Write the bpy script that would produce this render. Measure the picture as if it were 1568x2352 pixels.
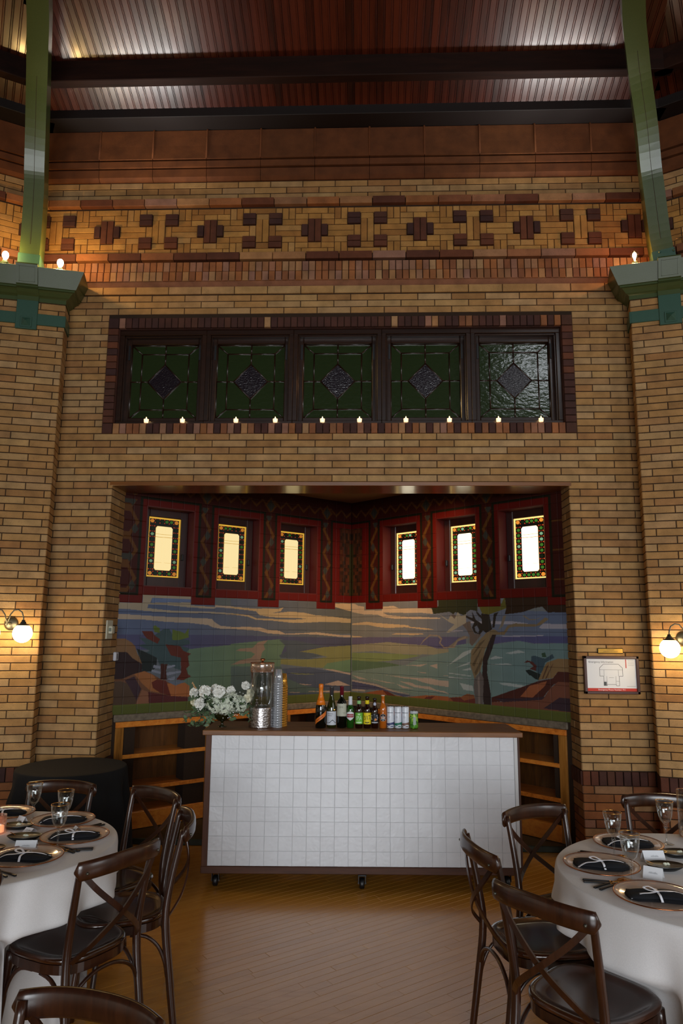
import bpy, math, random
import numpy as np
from mathutils import Vector, Matrix
random.seed(7)
RND = random.Random(11)
for o in list(bpy.data.objects): bpy.data.objects.remove(o)
scene = bpy.context.scene
COL = scene.collection
PI = math.pi
# ------------------------------------------------------------------ camera
CU = 0.062                      # one brick course
CZ = 28.5 * CU                  # eye height
F_PX, YAW, PITCH, ROLL = 1631.23, .0381, .1673, .0087
fw = Vector((-math.sin(YAW)*math.cos(PITCH), math.cos(YAW)*math.cos(PITCH), math.sin(PITCH)))
r_ = Vector((math.cos(YAW), math.sin(YAW), 0)); u_ = r_.cross(fw)
RR = math.cos(ROLL)*r_ + math.sin(ROLL)*u_; UU = -math.sin(ROLL)*r_ + math.cos(ROLL)*u_
cam = bpy.data.cameras.new('camera'); camo = bpy.data.objects.new('camera', cam); COL.objects.link(camo)
cam.sensor_fit = 'VERTICAL'; cam.sensor_height = 36.0; cam.sensor_width = 24.0
cam.lens = F_PX/2352*36.0
cam.clip_start = .05; cam.clip_end = 200
M = Matrix.Identity(4)
for i, a in enumerate((RR, UU, -fw)):
    for j in range(3): M[j][i] = a[j]
M[0][3], M[1][3], M[2][3] = 0, 0, CZ
camo.matrix_world = M
scene.camera = camo
# ------------------------------------------------------------------ light and exposure
scene.view_settings.view_transform = 'Standard'; scene.view_settings.look = 'None'
scene.view_settings.gamma = 1; scene.view_settings.use_curve_mapping = False
scene.view_settings.exposure = 0.0
w = bpy.data.worlds.new('daylight'); scene.world = w; w.use_nodes = True
w.node_tree.nodes['Background'].inputs[0].default_value = (1.0, .88, .72, 1)
w.node_tree.nodes['Background'].inputs[1].default_value = WORLD = .45

def light(name, kind, loc, target, energy, color, size=1, size_y=None, spread=None, spot=None, blend=.5):
    l = bpy.data.lights.new(name, kind); l.energy = energy; l.color = color
    if kind == 'AREA':
        l.shape = 'RECTANGLE' if size_y else 'SQUARE'; l.size = size
        if size_y: l.size_y = size_y
        if spread: l.spread = spread
    elif kind == 'SPOT':
        l.spot_size = spot; l.spot_blend = blend; l.shadow_soft_size = size
    else: l.shadow_soft_size = size
    o = bpy.data.objects.new(name, l); COL.objects.link(o); o.location = loc
    if target is not None:
        o.rotation_euler = (Vector(target)-Vector(loc)).to_track_quat('-Z', 'Y').to_euler()
    return o
# tall windows of the hall behind the photographer
light('window_daylight_rear', 'AREA', (0.5, -9.0, 2.6), (0.2, 6, .7), 165, (.90, .95, 1), 7, 3.2, spread=math.radians(75))
light('window_daylight_right', 'AREA', (7.5, -1.5, 3.2), (0, 5.5, 1.2), 100, (.90, .95, 1), 3, 3.0)
for sx, ex in ((-1, 1), (1, 1)):
    for dx in (-.45, 0, .45): light('ceiling_patch_spot', 'SPOT', (-.22+sx*(2.2+dx*.6), 5.66, 5.0), (-.22+sx*(1.55+dx), 5.46, 6.6), 34, (1, .98, .95), .05, spot=math.radians(62), blend=.7)  # added spots for the bright ceiling patches, no fixtures on the capitals
light('niche_warm_fill', 'AREA', (.05, 6.62, 3.12), (-.1, 7.9, 1.4), 12, (1, .62, .28), 1.6, .15, spread=math.radians(95))  # added warm fill for mural and shelves, source unseen
light('roof_window', 'AREA', (4.7, -4.6, 8.25), (1.5, 6, 4.1), 26, (.9, .95, 1), 2.2, .8)
# ------------------------------------------------------------------ helpers
def link(o, parent=None):
    COL.objects.link(o)
    if parent is not None: o.parent = parent
    return o
class MB:
    def __init__(s): s.v = []; s.f = []; s.sm = []; s.mi = []; s.cm = 0
    def add(s, v, f, smooth=False, M=None):
        n = len(s.v)
        if M is not None: v = [tuple(M @ Vector(p)) for p in v]
        s.v += [tuple(p) for p in v]
        for q in f: s.f.append(tuple(i+n for i in q)); s.sm.append(smooth); s.mi.append(s.cm)
        return s
    def box(s, x0, x1, y0, y1, z0, z1, M=None):
        v = [(x, y, z) for x in (x0, x1) for y in (y0, y1) for z in (z0, z1)]
        return s.add(v, [(0,1,3,2),(4,6,7,5),(0,4,5,1),(2,3,7,6),(0,2,6,4),(1,5,7,3)], False, M)
    def cbox(s, x0, x1, y0, y1, z0, z1, b=.004, M=None):
        b = min(b, (x1-x0)*.45, (y1-y0)*.45, (z1-z0)*.45)
        v = []; X = (x0, x1); Y = (y0, y1); Z = (z0, z1); sg = (1, -1)
        for i in (0,1):
            for j in (0,1):
                for k in (0,1):
                    v += [(X[i], Y[j]+b*sg[j], Z[k]+b*sg[k]), (X[i]+b*sg[i], Y[j], Z[k]+b*sg[k]), (X[i]+b*sg[i], Y[j]+b*sg[j], Z[k])]
        I = lambda i,j,k,a: (i*4+j*2+k)*3+a
        f = [(I(0,0,0,0),I(0,0,1,0),I(0,1,1,0),I(0,1,0,0)), (I(1,0,0,0),I(1,1,0,0),I(1,1,1,0),I(1,0,1,0)),
             (I(0,0,0,1),I(1,0,0,1),I(1,0,1,1),I(0,0,1,1)), (I(0,1,0,1),I(0,1,1,1),I(1,1,1,1),I(1,1,0,1)),
             (I(0,0,0,2),I(0,1,0,2),I(1,1,0,2),I(1,0,0,2)), (I(0,0,1,2),I(1,0,1,2),I(1,1,1,2),I(0,1,1,2))]
        for j in (0,1):
            for k in (0,1): f.append((I(0,j,k,1),I(1,j,k,1),I(1,j,k,2),I(0,j,k,2)) if j==k else (I(0,j,k,2),I(1,j,k,2),I(1,j,k,1),I(0,j,k,1)))
        for i in (0,1):
            for k in (0,1): f.append((I(i,0,k,0),I(i,0,k,2),I(i,1,k,2),I(i,1,k,0)) if i==k else (I(i,1,k,0),I(i,1,k,2),I(i,0,k,2),I(i,0,k,0)))
        for i in (0,1):
            for j in (0,1): f.append((I(i,j,0,0),I(i,j,1,0),I(i,j,1,1),I(i,j,0,1)) if i!=j else (I(i,j,0,1),I(i,j,1,1),I(i,j,1,0),I(i,j,0,0)))
        for i in (0,1):
            for j in (0,1):
                for k in (0,1):
                    q = (I(i,j,k,0),I(i,j,k,1),I(i,j,k,2)); f.append(q if (i+j+k)%2==0 else q[::-1])
        return s.add(v, f, False, M)
    def sweep(s, path, sec, up=(0,0,1), scale=None, smooth=True, caps=True, M=None, closed=False):
        """sec: list of (a,b); a along side, b along up"""
        P = [Vector(p) for p in path]; n = len(P); m = len(sec); up = Vector(up); v = []
        for i in range(n):
            if closed: t = P[(i+1)%n]-P[i-1]
            else: t = P[min(i+1,n-1)]-P[max(i-1,0)]
            t.normalize(); sd = t.cross(up)
            if sd.length < 1e-5: sd = t.cross(Vector((0,1,0)) if abs(t.y)<.9 else Vector((1,0,0)))
            sd.normalize(); uu = sd.cross(t)
            k = scale[i] if scale else 1
            ka, kb = k if isinstance(k, tuple) else (k, k)
            for a, b in sec: v.append(tuple(P[i]+sd*a*ka+uu*b*kb))
        f = []
        for i in range(n if closed else n-1):
            for j in range(m):
                i2 = (i+1)%n; f.append((i*m+j, i*m+(j+1)%m, i2*m+(j+1)%m, i2*m+j))
        if caps and not closed: f += [tuple(range(m))[::-1], tuple((n-1)*m+j for j in range(m))]
        return s.add(v, f, smooth, M)
    def tube(s, path, r, n=8, M=None, caps=True, up=(0,0,1), closed=False):
        sec = [(math.cos(2*PI*k/n), math.sin(2*PI*k/n)) for k in range(n)]
        sc = [r]*len(path) if not isinstance(r, (list, tuple)) else list(r)
        return s.sweep(path, sec, up, sc, True, caps, M, closed)
    def lathe(s, prof, n=20, M=None, smooth=True, c=(0,0), wob=None):
        v = []; f = []; m = len(prof)
        for r, z in prof:
            for k in range(n):
                a = 2*PI*k/n; rr = r*(wob(a, z) if wob else 1)
                v.append((c[0]+rr*math.cos(a), c[1]+rr*math.sin(a), z))
        for i in range(m-1):
            for k in range(n): f.append((i*n+k, i*n+(k+1)%n, (i+1)*n+(k+1)%n, (i+1)*n+k))
        if prof[0][0] > 1e-6: f.append(tuple(range(n))[::-1])
        if prof[-1][0] > 1e-6: f.append(tuple((m-1)*n+k for k in range(n)))
        return s.add(v, f, smooth, M)
    def sphere(s, c, r, n=12, m=8, M=None, sc=(1,1,1)):
        v = []; f = []
        for i in range(m+1):
            a = PI*i/m
            for k in range(n):
                b = 2*PI*k/n; v.append((c[0]+r*sc[0]*math.sin(a)*math.cos(b), c[1]+r*sc[1]*math.sin(a)*math.sin(b), c[2]-r*sc[2]*math.cos(a)))
        for i in range(m):
            for k in range(n): f.append((i*n+k, i*n+(k+1)%n, (i+1)*n+(k+1)%n, (i+1)*n+k))
        return s.add(v, f, True, M)
    def prism(s, poly, y0, y1, M=None):
        """poly in xz, extruded along y"""
        n = len(poly); v = [(x, y0, z) for x, z in poly]+[(x, y1, z) for x, z in poly]
        f = [tuple(range(n)), tuple(range(2*n-1, n-1, -1))]+[(i, i+n, (i+1)%n+n, (i+1)%n) for i in range(n)]
        return s.add(v, f, False, M)
    def mesh(s, name, mats):
        me = bpy.data.meshes.new(name); me.from_pydata(s.v, [], s.f)
        for m in (mats if isinstance(mats, (list, tuple)) else [mats]): me.materials.append(m)
        me.polygons.foreach_set('use_smooth', s.sm); me.polygons.foreach_set('material_index', s.mi)
        me.update(); return me
    def build(s, name, mats, parent=None, loc=None, rotz=None):
        o = bpy.data.objects.new(name, s.mesh(name, mats)); link(o, parent)
        if loc: o.location = loc
        if rotz: o.rotation_euler = (0, 0, rotz)
        return o
def empty(name, loc=(0,0,0), rotz=0, label=None, cat=None, group=None, kind=None):
    o = bpy.data.objects.new(name, None); link(o); o.location = loc; o.rotation_euler = (0,0,rotz); o.empty_display_size = .05
    return tag(o, label, cat, group, kind)
def tag(o, label=None, cat=None, group=None, kind=None):
    if label: o['label'] = label
    if cat: o['category'] = cat
    if group: o['group'] = group
    if kind: o['kind'] = kind
    return o
def copy_tree(src, loc, rotz=0, label=None, group=None):
    kids = KIDS.get(src.name)
    if kids is None:
        kids = [(c, [g for g in bpy.data.objects if g.parent == c]) for c in bpy.data.objects if c.parent == src]; KIDS[src.name] = kids
    r = src.copy(); link(r); r.location = loc; r.rotation_euler = (0,0,rotz)
    if label: r['label'] = label
    if group: r['group'] = group
    for c, gs in kids:
        d = c.copy(); link(d, r)
        for g in gs: link(g.copy(), d)
    return r
KIDS = {}
def struct(o, label=None): o['kind'] = 'structure'; 
def xf(px, py, pz=0, rot=0): return Matrix.Translation((px, py, pz)) @ Matrix.Rotation(rot, 4, 'Z')
def arc(c, r, a0, a1, n, plane='xz'):
    o = []
    for i in range(n+1):
        a = a0+(a1-a0)*i/n
        o.append((c[0]+r*math.cos(a), c[1], c[2]+r*math.sin(a)) if plane == 'xz' else (c[0]+r*math.cos(a), c[1]+r*math.sin(a), c[2]))
    return o
# ------------------------------------------------------------------ materials
def srgb(h):
    if isinstance(h, str): h = [int(h[i:i+2], 16) for i in (0,2,4)]
    return tuple(((c/255)/12.92 if c/255 <= .04045 else ((c/255+.055)/1.055)**2.4) for c in h)+(1,)
def newmat(name):
    m = bpy.data.materials.new(name); m.use_nodes = True
    return m, m.node_tree, m.node_tree.nodes['Principled BSDF']
def nd(nt, t, **k):
    n = nt.nodes.new(t)
    for a, b in k.items(): setattr(n, a, b)
    return n
def plain(name, col, rough=.5, metal=0, trans=0, ior=1.5, emit=None, estr=1, bump=0, bscale=60, coat=0, var=0, alpha=1, spec=None, sheen=0):
    m, nt, b = newmat(name); L = nt.links
    c = srgb(col)
    b.inputs['Base Color'].default_value = c; b.inputs['Roughness'].default_value = rough; b.inputs['Metallic'].default_value = metal
    b.inputs['Transmission Weight'].default_value = trans; b.inputs['IOR'].default_value = ior; b.inputs['Coat Weight'].default_value = coat
    b.inputs['Coat Roughness'].default_value = .12
    if spec is not None: b.inputs['Specular IOR Level'].default_value = spec
    if sheen: b.inputs['Sheen Weight'].default_value = sheen
    if emit is not None:
        b.inputs['Emission Color'].default_value = srgb(emit); b.inputs['Emission Strength'].default_value = estr
    tc = nd(nt, 'ShaderNodeTexCoord'); no = nd(nt, 'ShaderNodeTexNoise'); no.inputs['Scale'].default_value = bscale; no.inputs['Detail'].default_value = 3
    L.new(tc.outputs['Object'], no.inputs['Vector'])
    if var:
        mx = nd(nt, 'ShaderNodeMix', data_type='RGBA'); mr = nd(nt, 'ShaderNodeMapRange')
        L.new(no.outputs['Fac'], mr.inputs['Value']); mr.inputs['From Min'].default_value = .3; mr.inputs['From Max'].default_value = .7
        L.new(mr.outputs[0], mx.inputs[0]); mx.inputs[6].default_value = tuple(x*(1-var) for x in c[:3])+(1,); mx.inputs[7].default_value = tuple(min(1, x*(1+var)) for x in c[:3])+(1,)
        L.new(mx.outputs[2], b.inputs['Base Color'])
    if bump:
        bp = nd(nt, 'ShaderNodeBump'); bp.inputs['Strength'].default_value = bump; bp.inputs['Distance'].default_value = .003
        L.new(no.outputs['Fac'], bp.inputs['Height']); L.new(bp.outputs[0], b.inputs['Normal'])
    return m
def rand_node(nt):
    g = nd(nt, 'ShaderNodeNewGeometry'); oi = nd(nt, 'ShaderNodeObjectInfo'); ad = nd(nt, 'ShaderNodeMath', operation='ADD'); fr = nd(nt, 'ShaderNodeMath', operation='FRACT')
    nt.links.new(g.outputs['Random Per Island'], ad.inputs[0]); nt.links.new(oi.outputs['Random'], ad.inputs[1]); nt.links.new(ad.outputs[0], fr.inputs[0])
    return fr.outputs[0]
def brickmat(name, cols, speck=.5, rough=.8, bump=.5):
    m, nt, b = newmat(name); L = nt.links; b.inputs['Roughness'].default_value = rough
    b.inputs['Specular IOR Level'].default_value = .3
    R = rand_node(nt)
    cr = nd(nt, 'ShaderNodeValToRGB'); cr.color_ramp.interpolation = 'LINEAR'
    while len(cr.color_ramp.elements) < len(cols): cr.color_ramp.elements.new(.5)
    for i, c in enumerate(cols):
        e = cr.color_ramp.elements[i]; e.position = i/(len(cols)-1); e.color = srgb(c)
    L.new(R, cr.inputs[0])
    geo = nd(nt, 'ShaderNodeNewGeometry')
    n1 = nd(nt, 'ShaderNodeTexNoise'); n1.inputs['Scale'].default_value = 9; n1.inputs['Detail'].default_value = 4; L.new(geo.outputs['Position'], n1.inputs['Vector'])
    n2 = nd(nt, 'ShaderNodeTexNoise'); n2.inputs['Scale'].default_value = 190; n2.inputs['Detail'].default_value = 2; L.new(geo.outputs['Position'], n2.inputs['Vector'])
    mr = nd(nt, 'ShaderNodeMapRange'); mr.inputs['From Min'].default_value = .3; mr.inputs['From Max'].default_value = .7; mr.inputs['To Min'].default_value = .78; mr.inputs['To Max'].default_value = 1.2
    L.new(n1.outputs['Fac'], mr.inputs['Value'])
    mr2 = nd(nt, 'ShaderNodeMapRange'); mr2.inputs['From Min'].default_value = .62; mr2.inputs['From Max'].default_value = .72; mr2.inputs['To Min'].default_value = 1; mr2.inputs['To Max'].default_value = 1-speck
    L.new(n2.outputs['Fac'], mr2.inputs['Value'])
    mu = nd(nt, 'ShaderNodeMath', operation='MULTIPLY'); L.new(mr.outputs[0], mu.inputs[0]); L.new(mr2.outputs[0], mu.inputs[1])
    vm = nd(nt, 'ShaderNodeVectorMath', operation='SCALE'); L.new(cr.outputs[0], vm.inputs[0]); L.new(mu.outputs[0], vm.inputs['Scale'])
    L.new(vm.outputs[0], b.inputs['Base Color'])
    bp = nd(nt, 'ShaderNodeBump'); bp.inputs['Strength'].default_value = bump; bp.inputs['Distance'].default_value = .002; L.new(n2.outputs['Fac'], bp.inputs['Height']); L.new(bp.outputs[0], b.inputs['Normal'])
    return m
def woodmat(name, cols, axis='x', rough=.35, coat=0, scale=1, rnd=True, bump=.15, spec=.5, contrast=1):
    """grain stretched along the given local axis"""
    m, nt, b = newmat(name); L = nt.links; b.inputs['Roughness'].default_value = rough; b.inputs['Coat Weight'].default_value = coat; b.inputs['Coat Roughness'].default_value = .15
    b.inputs['Specular IOR Level'].default_value = spec
    tc = nd(nt, 'ShaderNodeTexCoord'); mp = nd(nt, 'ShaderNodeMapping'); sc = {'x': (1.2,14,14), 'y': (14,1.2,14), 'z': (14,14,1.2)}[axis]
    mp.inputs['Scale'].default_value = tuple(a*scale for a in sc); L.new(tc.outputs['Object'], mp.inputs['Vector'])
    if rnd:
        R = rand_node(nt); mu = nd(nt, 'ShaderNodeMath', operation='MULTIPLY'); mu.inputs[1].default_value = 37; L.new(R, mu.inputs[0])
        cb = nd(nt, 'ShaderNodeCombineXYZ'); [L.new(mu.outputs[0], cb.inputs[i]) for i in range(3)]; L.new(cb.outputs[0], mp.inputs['Location'])
    n1 = nd(nt, 'ShaderNodeTexNoise'); n1.inputs['Scale'].default_value = 1.5; n1.inputs['Detail'].default_value = 5; n1.inputs['Distortion'].default_value = .6; L.new(mp.outputs[0], n1.inputs['Vector'])
    n2 = nd(nt, 'ShaderNodeTexNoise'); n2.inputs['Scale'].default_value = 7; n2.inputs['Detail'].default_value = 3; L.new(mp.outputs[0], n2.inputs['Vector'])
    ad = nd(nt, 'ShaderNodeMath', operation='MULTIPLY_ADD'); L.new(n2.outputs['Fac'], ad.inputs[0]); ad.inputs[1].default_value = .45; L.new(n1.outputs['Fac'], ad.inputs[2])
    last = ad.outputs[0]
    if rnd:
        a2 = nd(nt, 'ShaderNodeMath', operation='MULTIPLY_ADD'); L.new(R, a2.inputs[0]); a2.inputs[1].default_value = .28*contrast; L.new(last, a2.inputs[2]); last = a2.outputs[0]
    mr = nd(nt, 'ShaderNodeMapRange'); mr.inputs['From Min'].default_value = .45; mr.inputs['From Max'].default_value = 1.15; L.new(last, mr.inputs['Value'])
    cr = nd(nt, 'ShaderNodeValToRGB')
    while len(cr.color_ramp.elements) < len(cols): cr.color_ramp.elements.new(.5)
    for i, c in enumerate(cols): cr.color_ramp.elements[i].position = i/(len(cols)-1); cr.color_ramp.elements[i].color = srgb(c)
    L.new(mr.outputs[0], cr.inputs[0]); L.new(cr.outputs[0], b.inputs['Base Color'])
    if bump:
        bp = nd(nt, 'ShaderNodeBump'); bp.inputs['Strength'].default_value = bump; bp.inputs['Distance'].default_value = .001; L.new(n2.outputs['Fac'], bp.inputs['Height']); L.new(bp.outputs[0], b.inputs['Normal'])
    return m
MT = {}
MT['brick'] = brickmat('buff_brick', ['926a3e', 'a67e4c', '9e7646', 'ac8856', 'a28258', '966a3e', 'aa8a60', 'a07848'])
MT['brick_frieze'] = brickmat('frieze_brick', ['8e6030', 'a8783c', '9a6a34', 'b28446', '9e7036', 'ac824c'])
MT['brick_rust'] = brickmat('rust_brick', ['5c3220', '543022', '683a24', '4c2a20'])
MT['brick_dark'] = brickmat('purple_brown_brick', ['442720', '4c2d24', '3c2522', '523224'])
MT['brick_mix'] = brickmat('mixed_brick', ['845430', '985f38', '784a30', 'a0744a', '886252', '985f34', '744630', 'a6825a'])
MT['terracotta'] = brickmat('terracotta', ['5e3418', '683a1a', '583018', '62381a'], speck=.2)
MT['mortar'] = plain('dark_mortar', '2c1c0e', .95, bump=.4, bscale=200, var=.3)
MT['walnut'] = woodmat('dark_walnut', ['1c0c06', '2e160b', '3e2010'], 'z', .3, .3, 1.5, bump=.1)
MT['seatwood'] = woodmat('dark_seat_ply', ['1e0f08', '30180c', '422010'], 'y', .16, .7, 1, bump=.1)
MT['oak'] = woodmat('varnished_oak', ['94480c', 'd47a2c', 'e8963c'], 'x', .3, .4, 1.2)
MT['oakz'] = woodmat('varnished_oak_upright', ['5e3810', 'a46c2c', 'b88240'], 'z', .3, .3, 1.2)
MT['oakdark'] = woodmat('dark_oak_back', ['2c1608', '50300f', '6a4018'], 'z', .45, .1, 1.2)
MT['framewood'] = woodmat('dark_window_frame', ['190c05', '251208', '301a0e'], 'x', .3, .4, 1.0)
MT['framered'] = woodmat('red_brown_casement', ['1a0503', '280804', '360e06'], 'z', .4, .2, 1.0)
MT['soffit'] = woodmat('oak_soffit', ['5a3414', '704218', '84501e'], 'x', .28, .6, .8)
MT['ceil'] = woodmat('stained_ceiling_board', ['1c0602', '360e04', '4c1a0a'], 'y', .30, .5, 1, contrast=1.6)
MT['shadeblack'] = plain('painted_shade_black', '120806', .6)  # near-black colour standing in for shade at the eaves
MT['beam'] = woodmat('dark_beam', ['140803', '200d06', '2c150a'], 'x', .6, 0, 1, spec=.2)
MT['floor'] = woodmat('maple_strip', ['ae7424', 'be8230', 'c88e3a'], 'x', .24, .45, .5, contrast=.35, spec=.8, bump=.05)
MT['groove'] = plain('floor_groove', '3a2410', .9)
MT['green'] = plain('green_paint', '3e4c26', .36, coat=.3, bump=.08, bscale=120, var=.06)
MT['teal'] = plain('teal_green_paint', '2c5040', .45, coat=.2, bump=.08, bscale=120, var=.08)
MT['bartop'] = woodmat('bar_top_wood', ['5e3a1c', '80522a', '966638'], 'x', .5, .05, 1.1, rnd=False)
MT['barside'] = woodmat('bar_frame_wood', ['34190c', '482614', '58321c'], 'z', .6, 0, 1.2)
MT['tile'] = plain('white_glazed_tile', 'd8dade', .3, coat=.35, bump=.12, bscale=14, var=.025)
MT['grout'] = plain('grey_grout', 'c4c6ca', .9)
MT['whitemetal'] = plain('white_edge_trim', 'c4c4c4', .5)
MT['rubber'] = plain('black_rubber', '0c0c0e', .45)
MT['steel'] = plain('steel', 'a0a0a0', .3, metal=1)
MT['linen'] = plain('white_linen', 'dcdada', .9, bump=.12, bscale=260, var=.04, sheen=.2)
MT['blackcloth'] = plain('black_cloth', '070708', .9, bump=.4, bscale=200)
MT['stone'] = plain('grey_stone_ledge', '6e6252', .6, bump=.3, bscale=30, var=.3)
MT['greenstone'] = plain('dark_green_stone', '252c22', .45, bump=.1, bscale=20, var=.35)
MT['gold'] = plain('gold', 'd8a050', .22, metal=1)
MT['copper'] = plain('copper_rim', 'a86c48', .25, metal=1)
MT['blackmat'] = plain('black_handle', '101216', .4)
MT['napkin'] = plain('black_napkin', '0b0d14', .92, bump=.5, bscale=300)
MT['ribbon'] = plain('white_ribbon', 'e8e8ee', .45)
MT['paper'] = plain('white_card', 'e4e6ea', .8)
MT['ink'] = plain('grey_ink', '505458', .8)
def thinglass(name, tint='ffffff', refl=.10, rough=.02, power=3.0, edge=.75, clear=1.0, body=None):
    m = bpy.data.materials.new(name); m.use_nodes = True; nt = m.node_tree; L = nt.links
    for n in list(nt.nodes): nt.nodes.remove(n)
    out = nd(nt, 'ShaderNodeOutputMaterial'); tr = nd(nt, 'ShaderNodeBsdfTransparent'); gl = nd(nt, 'ShaderNodeBsdfGlossy'); mx = nd(nt, 'ShaderNodeMixShader')
    tr.inputs[0].default_value = srgb(tint); gl.inputs['Color'].default_value = (1,1,1,1); gl.inputs['Roughness'].default_value = rough
    lw = nd(nt, 'ShaderNodeLayerWeight'); lw.inputs['Blend'].default_value = .5; pw = nd(nt, 'ShaderNodeMath', operation='POWER'); pw.inputs[1].default_value = power; L.new(lw.outputs['Facing'], pw.inputs[0])
    ma = nd(nt, 'ShaderNodeMath', operation='MULTIPLY_ADD'); ma.inputs[1].default_value = edge; ma.inputs[2].default_value = refl; ma.use_clamp = True; L.new(pw.outputs[0], ma.inputs[0])
    L.new(ma.outputs[0], mx.inputs[0]); L.new(tr.outputs[0], mx.inputs[1]); L.new(gl.outputs[0], mx.inputs[2])
    last = mx
    if body:
        di = nd(nt, 'ShaderNodeBsdfDiffuse'); di.inputs[0].default_value = srgb(body[0]); m2 = nd(nt, 'ShaderNodeMixShader'); m2.inputs[0].default_value = body[1]; L.new(mx.outputs[0], m2.inputs[1]); L.new(di.outputs[0], m2.inputs[2]); last = m2
    L.new(last.outputs[0], out.inputs[0]); return m
MT['glass'] = thinglass('clear_glass', 'f4f6f6', .06, .01)
MT['plateglass'] = thinglass('pink_clear_glass', 'fbf2ee', .10, .12, 2.0, .5, body=('e8dcd4', .30))
MT['dishblack'] = plain('black_dish', '0a0a0a', .35)
MT['dishgold'] = plain('dish_gold_inside', '8a5a2c', .35, metal=.9)
MT['butter'] = plain('cream_butter', 'dfe2cc', .6, bump=.4, bscale=60)
MT['wax'] = plain('lit_wax', 'f0d8b8', .5, emit='ffd0a0', estr=2.2)
MT['flame'] = plain('flame', 'ffe0a0', .5, emit='ffcf80', estr=25)
MT['globe'] = plain('lit_opal_globe', 'ffffff', .3, emit='ffdfa8', estr=24)
MT['bulb'] = plain('lit_bulb', 'ffffff', .2, emit='ffe4b0', estr=22)
MT['amber'] = plain('lit_amber_bulb', 'ffffff', .2, emit='ffb050', estr=9)
MT['pewter'] = plain('pewter_metal', '5c5a50', .4, metal=.8)
MT['frame_brown'] = plain('brown_sign_frame', '4a2c26', .4)
MT['brass'] = plain('brass_plate', 'a07c34', .35, metal=.7)
MT['red'] = plain('red_print', 'c0301c', .6)
MT['plastic'] = plain('cream_plastic', 'c8c4ae', .5)
MT['plasticw'] = plain('white_plastic', 'bcbcc4', .5)
MT['lcd'] = plain('grey_display', '70786c', .3)
MT['darkglass'] = plain('dark_slot', '101010', .3)
# ------------------------------------------------------------------ frames and brickwork
def frame(origin, inward):
    I = Vector((inward[0], inward[1], 0)).normalized(); X = I.cross(Vector((0,0,1)))
    m = Matrix.Identity(4)
    for j in range(3): m[j][0] = X[j]; m[j][1] = I[j]; m[j][2] = (0,0,1)[j]
    m[0][3], m[1][3], m[2][3] = origin[0], origin[1], origin[2] if len(origin) > 2 else 0
    return m
MESHC = {}
def brick_mb(L, H, D=.028, b=.0035, mb=None, M=None):
    mb = mb or MB(); x = L/2; z = H/2
    v = [(-x,D,-z),(x,D,-z),(x,D,z),(-x,D,z), (-x,b,-z),(x,b,-z),(x,b,z),(-x,b,z), (-x+b,0,-z+b),(x-b,0,-z+b),(x-b,0,z-b),(-x+b,0,z-b)]
    f = [(8,9,10,11)]
    for i in range(4): j = (i+1)%4; f += [(i, j, 4+j, 4+i), (4+i, 4+j, 8+j, 8+i)]
    return mb.add(v, f, False, M)
class Bricks:
    def __init__(s, parent, fr, name='brick', limit=300): s.p = parent; s.fr = fr; s.L = []; s.name = name; s.lim = limit
    def add(s, u0, u1, z0, z1, mat='brick', proud=0.0, D=.028, j=.0065):
        if u1-u0 < .02 or z1-z0 < .015: return
        jig = RND.uniform(-.0012, .0012)
        s.L.append(((u0+u1)/2, (z0+z1)/2, u1-u0-j, z1-z0-j, mat, proud+jig, D+proud))
    def rows(s, u0, u1, z0, n, h, phase, Ls=.302, mat='brick', holes=(), proud=0, start=0):
        for k in range(n):
            a = z0+k*h; b = a+h; off = phase+(Ls/2 if (k+start)%2 else 0)
            cuts = [(u0, u1)]
            for (hu0, hu1, hz0, hz1) in holes:
                if b > hz0+.01 and a < hz1-.01:
                    nc = []
                    for c0, c1 in cuts:
                        if hu0 > c0: nc.append((c0, min(c1, hu0)))
                        if hu1 < c1: nc.append((max(c0, hu1), c1))
                        if hu0 <= c0 and hu1 >= c1: pass
                    cuts = [q for q in nc if q[1]-q[0] > .02]
            for c0, c1 in cuts:
                i = math.floor((c0-off)/Ls)
                while off+i*Ls < c1:
                    x0 = max(c0, off+i*Ls); x1 = min(c1, off+(i+1)*Ls)
                    s.add(x0, x1, a, b, mat, proud); i += 1
    def flush(s):
        cp = Vector((0,0,CZ))
        def key(q):
            P = s.fr @ Vector((q[0], 0, q[1])); d = P-cp; v = camo.matrix_world.inverted() @ P
            inside = -v.z > 0 and abs(v.x/v.z)*F_PX < 800 and abs(v.y/v.z)*F_PX < 1190
            return -(q[2]*q[3]/d.length_squared)*(1 if inside else .001)
        s.L.sort(key=key)
        rest = {}
        for i, (u, z, L, H, mat, pr, D) in enumerate(s.L):
            T = Matrix.Translation((u, -pr, z))
            if i < s.lim:
                k = (round(L, 3), round(H, 3), round(D, 2), mat, s.name)
                if k not in MESHC: MESHC[k] = brick_mb(k[0], k[1], k[2]).mesh(s.name, MT[mat])
                o = bpy.data.objects.new(s.name, MESHC[k]); link(o, s.p); o.matrix_local = (s.fr @ T)
            else:
                mb = rest.setdefault(mat, MB()); brick_mb(L, H, D, mb=mb, M=s.fr @ T)
        for i, (mat, mb) in enumerate(rest.items()):
            o = mb.build(s.name+'work', MT[mat], s.p); o['kind'] = 'stuff'
def backing(name, fr, rects, d=.0055, th=.06, mat='mortar', kind='structure'):
    mb = MB()
    for (u0, u1, z0, z1) in rects: mb.box(u0, u1, d, d+th, z0, z1, M=fr)
    o = mb.build(name, MT[mat]); o['kind'] = kind; return o
ZL = CZ+20.64*CU      # lintel height 3.047
XL, XR = -2.2345, 1.7094
F0 = frame((0, 6.0), (0, 1))
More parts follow.
